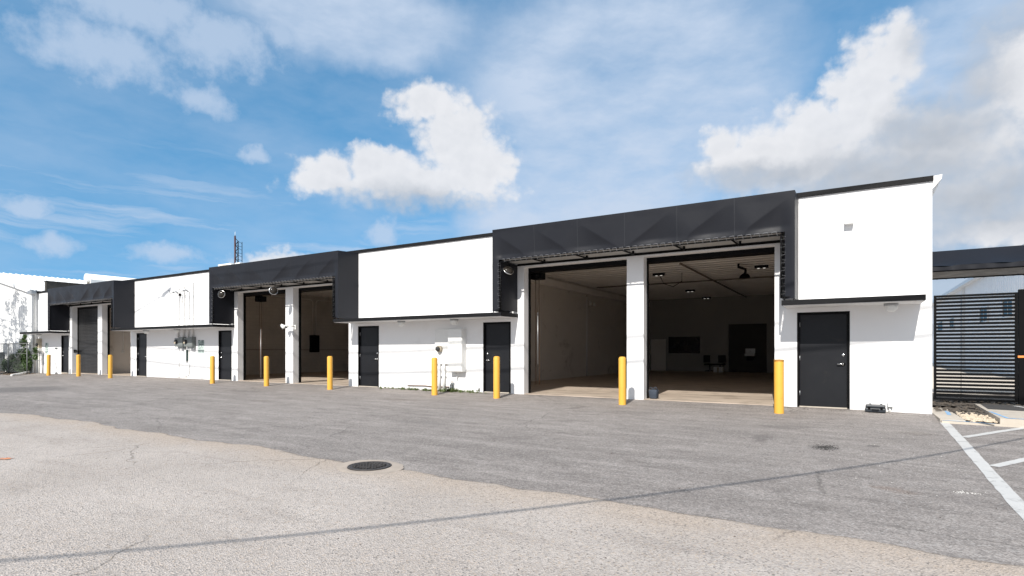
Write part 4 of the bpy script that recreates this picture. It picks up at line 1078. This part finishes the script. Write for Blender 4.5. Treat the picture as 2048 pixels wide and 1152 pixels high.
# fence + shrub at the far left
FENCEM = mat("dull_fence_steel", (.13, .135, .135), .55, .15, 9)
o = thing("chain_link_fence", "chain link fence with pipe rails beside the far metal building", "fence", (-45, 13.6, -.1))
zf = -.1
MB().tube([(-41.75, 13.6, zf - .1), (-41.75, 13.6, 1.72)], .028, 10).build("post", FENCEM, o)
MB().tube([(-44.6, 13.6, zf - .1), (-44.6, 13.6, 1.72)], .03, 10).build("post", FENCEM, o)
MB().tube([(-47.6, 13.6, zf - .1), (-47.6, 13.6, 1.72)], .03, 10).build("post", FENCEM, o)
MB().tube([(-54, 13.6, 1.70), (-41.75, 13.6, 1.70)], .024, 8).build("top_rail", FENCEM, o)
MB().tube([(-44.6, 13.6, 0.0), (-41.75, 13.6, 1.65)], .016, 8).build("brace", FENCEM, o)
MB().tube([(-54, 13.6, 1.1), (-41.75, 13.6, 1.1)], .012, 6).build("middle_rail", FENCEM, o)
b = MB(); x = -54
while x < -41.9:
    for sg in (1, -1):
        pts = [(x, 13.6 + .004 * sg, -.05), (x + sg * 1.7, 13.6 + .004 * sg, 1.68)]
        if -54 < x + sg * 1.7 < -41.75: b.tube(pts, .0035, 4, False)
    x += .12
b.build("wire_mesh", FENCEM, o)

def leaves(b, c, rad, n, s, seed, squash=(1, 1, 1)):
    rd = random.Random(seed)
    for _ in range(n):
        d = Vector((rd.gauss(0, 1), rd.gauss(0, 1), rd.gauss(0, 1))).normalized() * rad * rd.random() ** .45
        p = Vector(c) + Vector((d.x * squash[0], d.y * squash[1], d.z * squash[2]))
        a = Vector((rd.gauss(0, 1), rd.gauss(0, 1), rd.gauss(0, .6))).normalized(); q = a.cross(Vector((rd.gauss(0, 1), rd.gauss(0, 1), rd.gauss(0, 1)))).normalized()
        l = s * rd.uniform(.6, 1.3); wd = l * .38
        b.add([p - a * l, p + q * wd, p + a * l, p - q * wd], [(0, 1, 2, 3)])
def shrub(x, y, clumps, label, seed, name="shrub"):
    o = thing(name, label, "shrub", (x, y, -.1), "leafy shrubs at the far fence")
    st = MB(); b = MB()
    for i, (dx, dz, r, n) in enumerate(clumps):
        st.tube([(x, y, -.12), (x + dx * .5, y, dz * .55), (x + dx, y, dz)], .014, 5, True, .005)
        leaves(b, (x + dx, y, dz), r, int(n * 1.8), .08, seed + i, (1, .6, 1))
    st.build("stem", BARK, o); b.build("foliage", LEAF, o)
shrub(-43.4, 13.95, [(.0, .35, .5, 520), (.5, .5, .42, 380), (-.5, .45, .5, 420), (.3, 1.1, .38, 260), (-.3, 1.0, .4, 240), (.1, 1.75, .3, 150), (.25, 2.15, .16, 60)], "tall leafy shrub growing through the chain link fence", 40)
shrub(-45.3, 13.95, [(.0, .3, .45, 380), (.6, .4, .4, 320), (-.6, .35, .45, 320), (.2, .8, .3, 160)], "lower leafy shrub behind the far chain link fence", 60)
shrub(-41.95, 14.05, [(.0, .9, .22, 70), (.05, 1.3, .2, 60)], "thin sprig of shrub between fence post and downspout", 80)
tag(MB().tube([(-42.75, 14.0, .0), (-41.4, 13.2, -.06), (-39.9, 12.3, -.09)], .055, 10).build("drain_pipe", WPIPE), "white drain pipe lying on the paving at the far left corner", "pipe")
o = thing("utility_cabinet", "dark grey utility cabinet behind the fence at the frame edge", "cabinet", (-47.6, 13.9, -.1))
MB().box(-48.6, -47.35, 13.75, 14.2, -.12, 1.1, b=.02).build("body", GREYBOX, o)
MB().box(-48.65, -47.3, 13.7, 14.22, 1.101, 1.16, b=.01).build("lid", GREYBOX, o)
b = MB(); random.seed(9)
for i in range(600):
    x = random.uniform(-50, -41.9); y = random.uniform(12.9, 14.2); crumb(b, x, y, gz(x, y)[2], random.uniform(.02, .05))
tag(b.build("leaf_litter", mat("brown_leaf_litter", (.10, .065, .035), .9, .4, 9)), "brown leaf litter under the far fence", "leaf litter", kind='stuff')

# ------------------------------------------------------------------ right side: pad, rubble, gate, canopy, building
def slab_poly(name, poly, z0, z1, m, kind='structure'):
    b = MB(); b.prism(poly, 'z', z0, z1); return tag(b.build(name, m), kind=kind)
slab_poly("pavement", [(1.43, 13.40), (1.80, 13.32), (1.80, 16.0), (1.43, 16.0)], -.2, -.022, CONC)
slab_poly("pavement", [(2.28, 13.25), (8, 12.9), (8, 16.6), (2.40, 16.6)], -.2, .055, CONC)
slab_poly("kerb", [(1.44, 13.28), (8, 12.76), (8, 12.88), (2.27, 13.235), (1.44, 13.385)], -.2, -.045, CONC)
tag(MB().grid(lin(1.43, 9, 30), lin(16.02, 21, 20), lambda x, y: (x, y, .03 * math.sin(x * 3) * math.sin(y * 2.3) + random.uniform(-.02, .02)), True).build("soil", DIRT), kind='structure')
tag(MB().grid(lin(1.42, 60, 20), lin(21, 110, 20), lambda x, y: (x, y, .004), True).build("yard", SANDY), kind='structure')
tag(MB().grid(lin(1.81, 2.3, 8), lin(13.3, 16.02, 16), lambda x, y: (x, y, -.06 + .05 * (y > 14.6) + random.uniform(-.015, .015)), True).build("soil", DIRT), kind='structure')
random.seed(14)
b = MB()
for i in range(420):
    x = random.uniform(1.83, 2.30); y = 13.35 + (random.random() ** 1.3) * 1.7; crumb(b, x, y, -.045 + random.uniform(0, .02), random.uniform(.012, .05))
tag(b.build("rubble", RUBBLE), "pale limestone rubble in the gap between the two pads", "rubble", kind='stuff')
b = MB()
for i in range(500):
    x = random.uniform(1.5, 4.2); y = random.uniform(14.9, 18.5)
    if x > 2.38 and y < 16.65: continue
    crumb(b, x, y, .0, random.uniform(.02, .07))
tag(b.build("soil_clods", DIRT), "dark broken soil clods in front of the slatted gate", "soil", kind='stuff')
def flat(poly, z, name, m):
    b = MB(); b.add([(x, y, z) for x, y in poly], [tuple(range(len(poly)))]); return tag(b.build(name, m), kind='structure')
flat([(2.42, 15.2), (3.2, 15.0), (6, 14.9), (6, 16.5), (2.5, 16.55)], .0595, "asphalt_patch", mat("fresh_dark_asphalt", (.05, .047, .045), .9, .3, 6, .4, 60))
flat([(1.46, 13.33), (1.75, 13.29), (2.2, 13.16), (2.2, 13.19), (1.78, 13.33), (1.46, 13.37)], -.0405, "spray_mark", BLUEP)
flat([(2.33, 14.6), (2.38, 14.6), (2.42, 13.37), (2.75, 13.25), (2.73, 13.21), (2.38, 13.30)], .0595, "spray_mark", BLUEP)
flat([(1.64, 14.3), (1.70, 14.25), (1.76, 15.0), (1.70, 15.2)], -.018, "spray_mark", BLUEP)
flat([(3.3, 15.3), (3.4, 15.25), (3.1, 16.3), (3.0, 16.3)], .0635, "parking_line", PAINTW)
GY = 17.3
def gate(x0, x1, z0, z1, label):
    o = thing("slatted_gate", label, "gate", (x0, GY, z0), "black slatted gates at the side yard")
    f = MB(); f.box(x0, x0 + .05, GY - .03, GY + .03, z0, z1).box(x1 - .05, x1, GY - .03, GY + .03, z0, z1).box(x0 + .05, x1 - .05, GY - .03, GY + .03, z1 - .05, z1).box(x0 + .05, x1 - .05, GY - .03, GY + .03, z0, z0 + .05)
    f.build("gate_frame", BLACKM, o)
    b = MB(); z = z0 + .083; 
    while z < z1 - .09: b.box(x0 + .05, x1 - .05, GY - .012, GY + .010, z, z + .057); z += .0875
    b.build("slat_panel", BLACKM, o)
    b = MB(); b.tube([((x0 + x1) / 2 - .25, GY + .03, z0 + .05), ((x0 + x1) / 2 - .25, GY + .03, z1 - .05)], .006, 6); b.build("stiffener", BLACKM, o)
gate(1.72, 3.29, .07, 2.635, "black horizontally slatted gate beside the right end of the warehouse")
gate(3.44, 5.2, .07, 2.64, "black slatted gate panel beyond the gate post, cut by the frame")
o = thing("gate_post", "square black gate post with an orange strap round it", "post", (3.365, GY, 0))
MB().box(3.30, 3.425, GY - .05, GY + .05, -.1, 2.70, b=.006).build("post", BLACKM, o)
MB().box(3.28, 3.445, GY - .066, GY + .064, 1.11, 1.16, b=.008).build("strap", ORAN, o)
# canopy
o = thing("yard_canopy", "black fabric canopy over the side yard gate", "canopy", (4.5, 18, 3.2))
CX0, CX1 = 1.45, 9.0
def cf(x, k): return .015 * math.sin(x * 5.3 + k) + .01 * math.sin(x * 11 + k * 2)
xsx = lin(CX0, CX1, 90)
b = MB(); b.grid(xsx, lin(0, 1, 8), lambda x, s: (x, 17.5 + .62 * s, 3.38 + .46 * s - .05 * math.sin(math.pi * s) * (.6 + .4 * math.sin(x * 4.2)) + cf(x, 0) * (1 - s) * .5), True)
b.build("top_fabric", FABRIC, o)
b = MB(); b.grid(xsx, lin(0, 1, 4), lambda x, s: (x, 17.5 + .012 * math.sin(x * 17) * s, 3.375 - .125 * s + cf(x, 1) * (1 - s) * .8), True); b.build("valance", FABRIC, o)
b = MB(); b.grid(xsx, lin(0, 1, 4), lambda x, s: (x, 17.52 + 1.8 * s, 3.262 - .02 * math.sin(math.pi * s)), True); b.build("underside", FABRIC, o)
b = MB(); b.grid(xsx, lin(0, 1, 3), lambda x, s: (x, 18.12 + 1.2 * s, 3.84 - .58 * s), True); b.build("back_fabric", FABRIC, o)
b = MB(); b.tube([(CX0, 17.49, 3.25), (CX1, 17.49, 3.25)], .018, 6); b.tube([(CX0, 19.33, 3.25), (CX1, 19.33, 3.25)], .018, 6)
for x in (CX1 - .05, 5.6):
    b.tube([(x, 17.55, -.1), (x, 17.55, 3.25)], .04, 8); b.tube([(x, 19.3, -.1), (x, 19.3, 3.25)], .04, 8)
b.build("tube_frame", BLACKM, o)
b = MB(); x = CX0 + .1
while x < CX1: b.tube([(x, 19.34, 3.30), (x + .05, 19.36, 3.23)], .012, 5); x += .2
b.build("lacing_cord", mat("grey_lacing_cord", (.20, .20, .21)), o)
# right rear building
o = thing("side_building", "pale corrugated building with small dark windows behind the slatted gate", "building", (6.9, 51, 0))
XW = 6.9
b = MB(); ys = []; y = 30.0
while y < 78: ys += [(y, 0), (y + .24, 0), (y + .28, .04), (y + .37, .04), (y + .42, 0)]; y += .46
vs = []
for (yy, d) in ys: vs += [(XW - d, yy, -.2), (XW - d, yy, 5.9)]
b.add(vs, [(2 * i, 2 * i + 1, 2 * i + 3, 2 * i + 2) for i in range(len(ys) - 1)])
b.build("siding", METALB, o)
MB().prism([(XW - .35, 5.96), (XW + 13, 8.4), (XW + 26, 5.96), (XW + 26, 5.78), (XW + 13, 8.2), (XW - .35, 5.78)], 'y', 29.8, 78.3).build("roof", METALB, o)
MB().box(XW - .45, XW - .355, 29.8, 78.3, 5.76, 5.98).build("gutter", METALW, o)
MB().box(XW + .01, XW + 25.9, 77.9, 78.0, -.2, 5.8).build("end_wall", METALB, o)
MB().box(XW + .01, XW + 25.9, 30.0, 30.1, -.2, 5.8).build("end_wall", METALB, o)
MB().box(XW - .22, XW - .06, 51.0, 51.18, -.1, 5.76).build("downspout", METALW, o)
for y0_, y1_ in ((36.8, 38.9), (42.9, 45.1), (55.7, 57.8), (62.2, 65.4), (69.6, 71.7)):
    q = MB().box(XW - .09, XW - .041, y0_, y1_, 3.05, 3.84).build("window", GLASSD, o)
    f = MB(); ym = (y0_ + y1_) / 2
    for a_, b_, dx in ((y0_ - .08, y0_, .12), (y1_, y1_ + .08, .12), (ym - .04, ym + .04, .10)): f.box(XW - dx, XW - (.042 if dx > .1 else .091), a_, b_, 2.97, 3.92)
    f.box(XW - .12, XW - .042, y0_, y1_, 2.97, 3.045).box(XW - .12, XW - .042, y0_, y1_, 3.845, 3.92)
    f.build("window_frame", METALW, q)

# ------------------------------------------------------------------ street side behind the camera (their shadows fall into view)
def sag(p, q, d, n=26):
    p, q = Vector(p), Vector(q)
    return [p.lerp(q, i / n) - Vector((0, 0, 4 * d * (i / n) * (1 - i / n))) for i in range(n + 1)]
def pole(x, y, h, label):
    o = thing("utility_pole", label, "utility pole", (x, y, -.3), "utility poles along the road")
    MB().tube([(x, y, -.6), (x, y, h)], .17, 12, True, .12).build("pole", WOODP, o)
    MB().box(x - .06, x + .06, y - 1.3, y + 1.3, h - 1.0, h - .86).build("crossarm", WOODP, o)
    for dy in (-1.1, 1.1): MB().lathe([(.03, h - .86), (.05, h - .8), (.03, h - .7), (0, h - .7)], (x, y + dy, 0), 8).build("insulator", GREYBOX, o)
K_ = W + 2.0                                    # wires run 2 m behind the camera's line
zlift = .822 * K_; xs_ = .126 * K_
def wall_wire(z_vertex, a, r, label, y=-2.0, x0=-52, x1=13):
    pts = [(x + xs_, y, z_vertex + a * (x + 19) ** 2 + zlift) for x in lin(x0, x1, 40)]
    tag(MB().tube(pts, r, 6).build("overhead_wire", BLACKM), label, "wire", "overhead wires along the road")
wall_wire(.43, .0028, .030, "lower black overhead wire along the road, behind the camera")
wall_wire(1.16, .00245, .027, "middle black overhead wire along the road, behind the camera")
wall_wire(3.55, .0035, .014, "thin top overhead wire along the road, behind the camera")
pole(-52 + xs_, -2.0, 18.5, "weathered utility pole far along the road")
pole(13 + xs_, -2.0, 17.5, "weathered utility pole near the parking lines")
k2 = 9.9
pw = []
for x in lin(-11, 9, 40):
    k = k2 + .05 * x * x; pw.append((x + .126 * k, 1.5255 * x + 8.13 - k2, .822 * k - .2))
tag(MB().tube(pw, .018, 6).build("overhead_wire", BLACKM), "thick black cable bundle crossing above the road behind the camera", "wire", "overhead wires along the road")
pole(pw[-1][0], pw[-1][1], 11.4, "short utility pole beyond the parking lines")
pole(pw[0][0], pw[0][1], 13.0, "utility pole on the far side of the road")
o = thing("street_lamp", "tall street lamp on a long arm behind the camera", "street lamp", (-36.8, 0, -.3))
lx, lz = .126 * W, .822 * W
MB().tube([(-38.6 + lx, 0, -.4), (-38.6 + lx, 0, lz + 1.6)], .10, 10, True, .07).build("pole", GREYPIPE, o)
MB().tube([(-38.6 + lx, 0, lz + 1.3), (-30.9 + lx, 0, lz + 3.25), (-28.4 + lx, 0, lz + 3.92)], .026, 8).build("arm", GREYPIPE, o)
Ml = Matrix.Translation((-28.05 + lx, 0, lz + 4.06)) @ Matrix.Rotation(-math.atan2(.34, .84), 4, 'Y')
MB().box(-.42, .42, -.09, .09, -.05, .05, Ml, .03).build("lamp_head", GREYPIPE, o)

def big_tree(x, y, h, r, label, seed):
    o = thing("tree", label, "tree", (x, y, -.3), "trees beside the road")
    tr = MB(); tr.tube([(x, y, -.5), (x + .1, y, h * .3), (x - .1, y + .1, h * .55)], .22, 10, True, .12)
    b = MB(); rd = random.Random(seed)
    for k in range(36):
        a = rd.uniform(0, 6.28); rr = r * rd.uniform(.2, 1); zz = h * rd.uniform(.48, 1.0)
        c = (x + rr * math.cos(a), y + rr * math.sin(a) * .8, zz)
        tr.tube([(x - .05, y + .05, h * .45), ((x + c[0]) / 2, (y + c[1]) / 2, (h * .5 + zz) / 2), c], .05, 5, True, .015)
        leaves(b, c, rd.uniform(.35, .7), 130, .11, seed * 50 + k)
    tr.build("trunk", BARK, o); b.build("crown", LEAFD, o)
big_tree(-44.6, 5.6, 11.2, 2.7, "leafy tree out in the road verge, shading the metal building", 4)
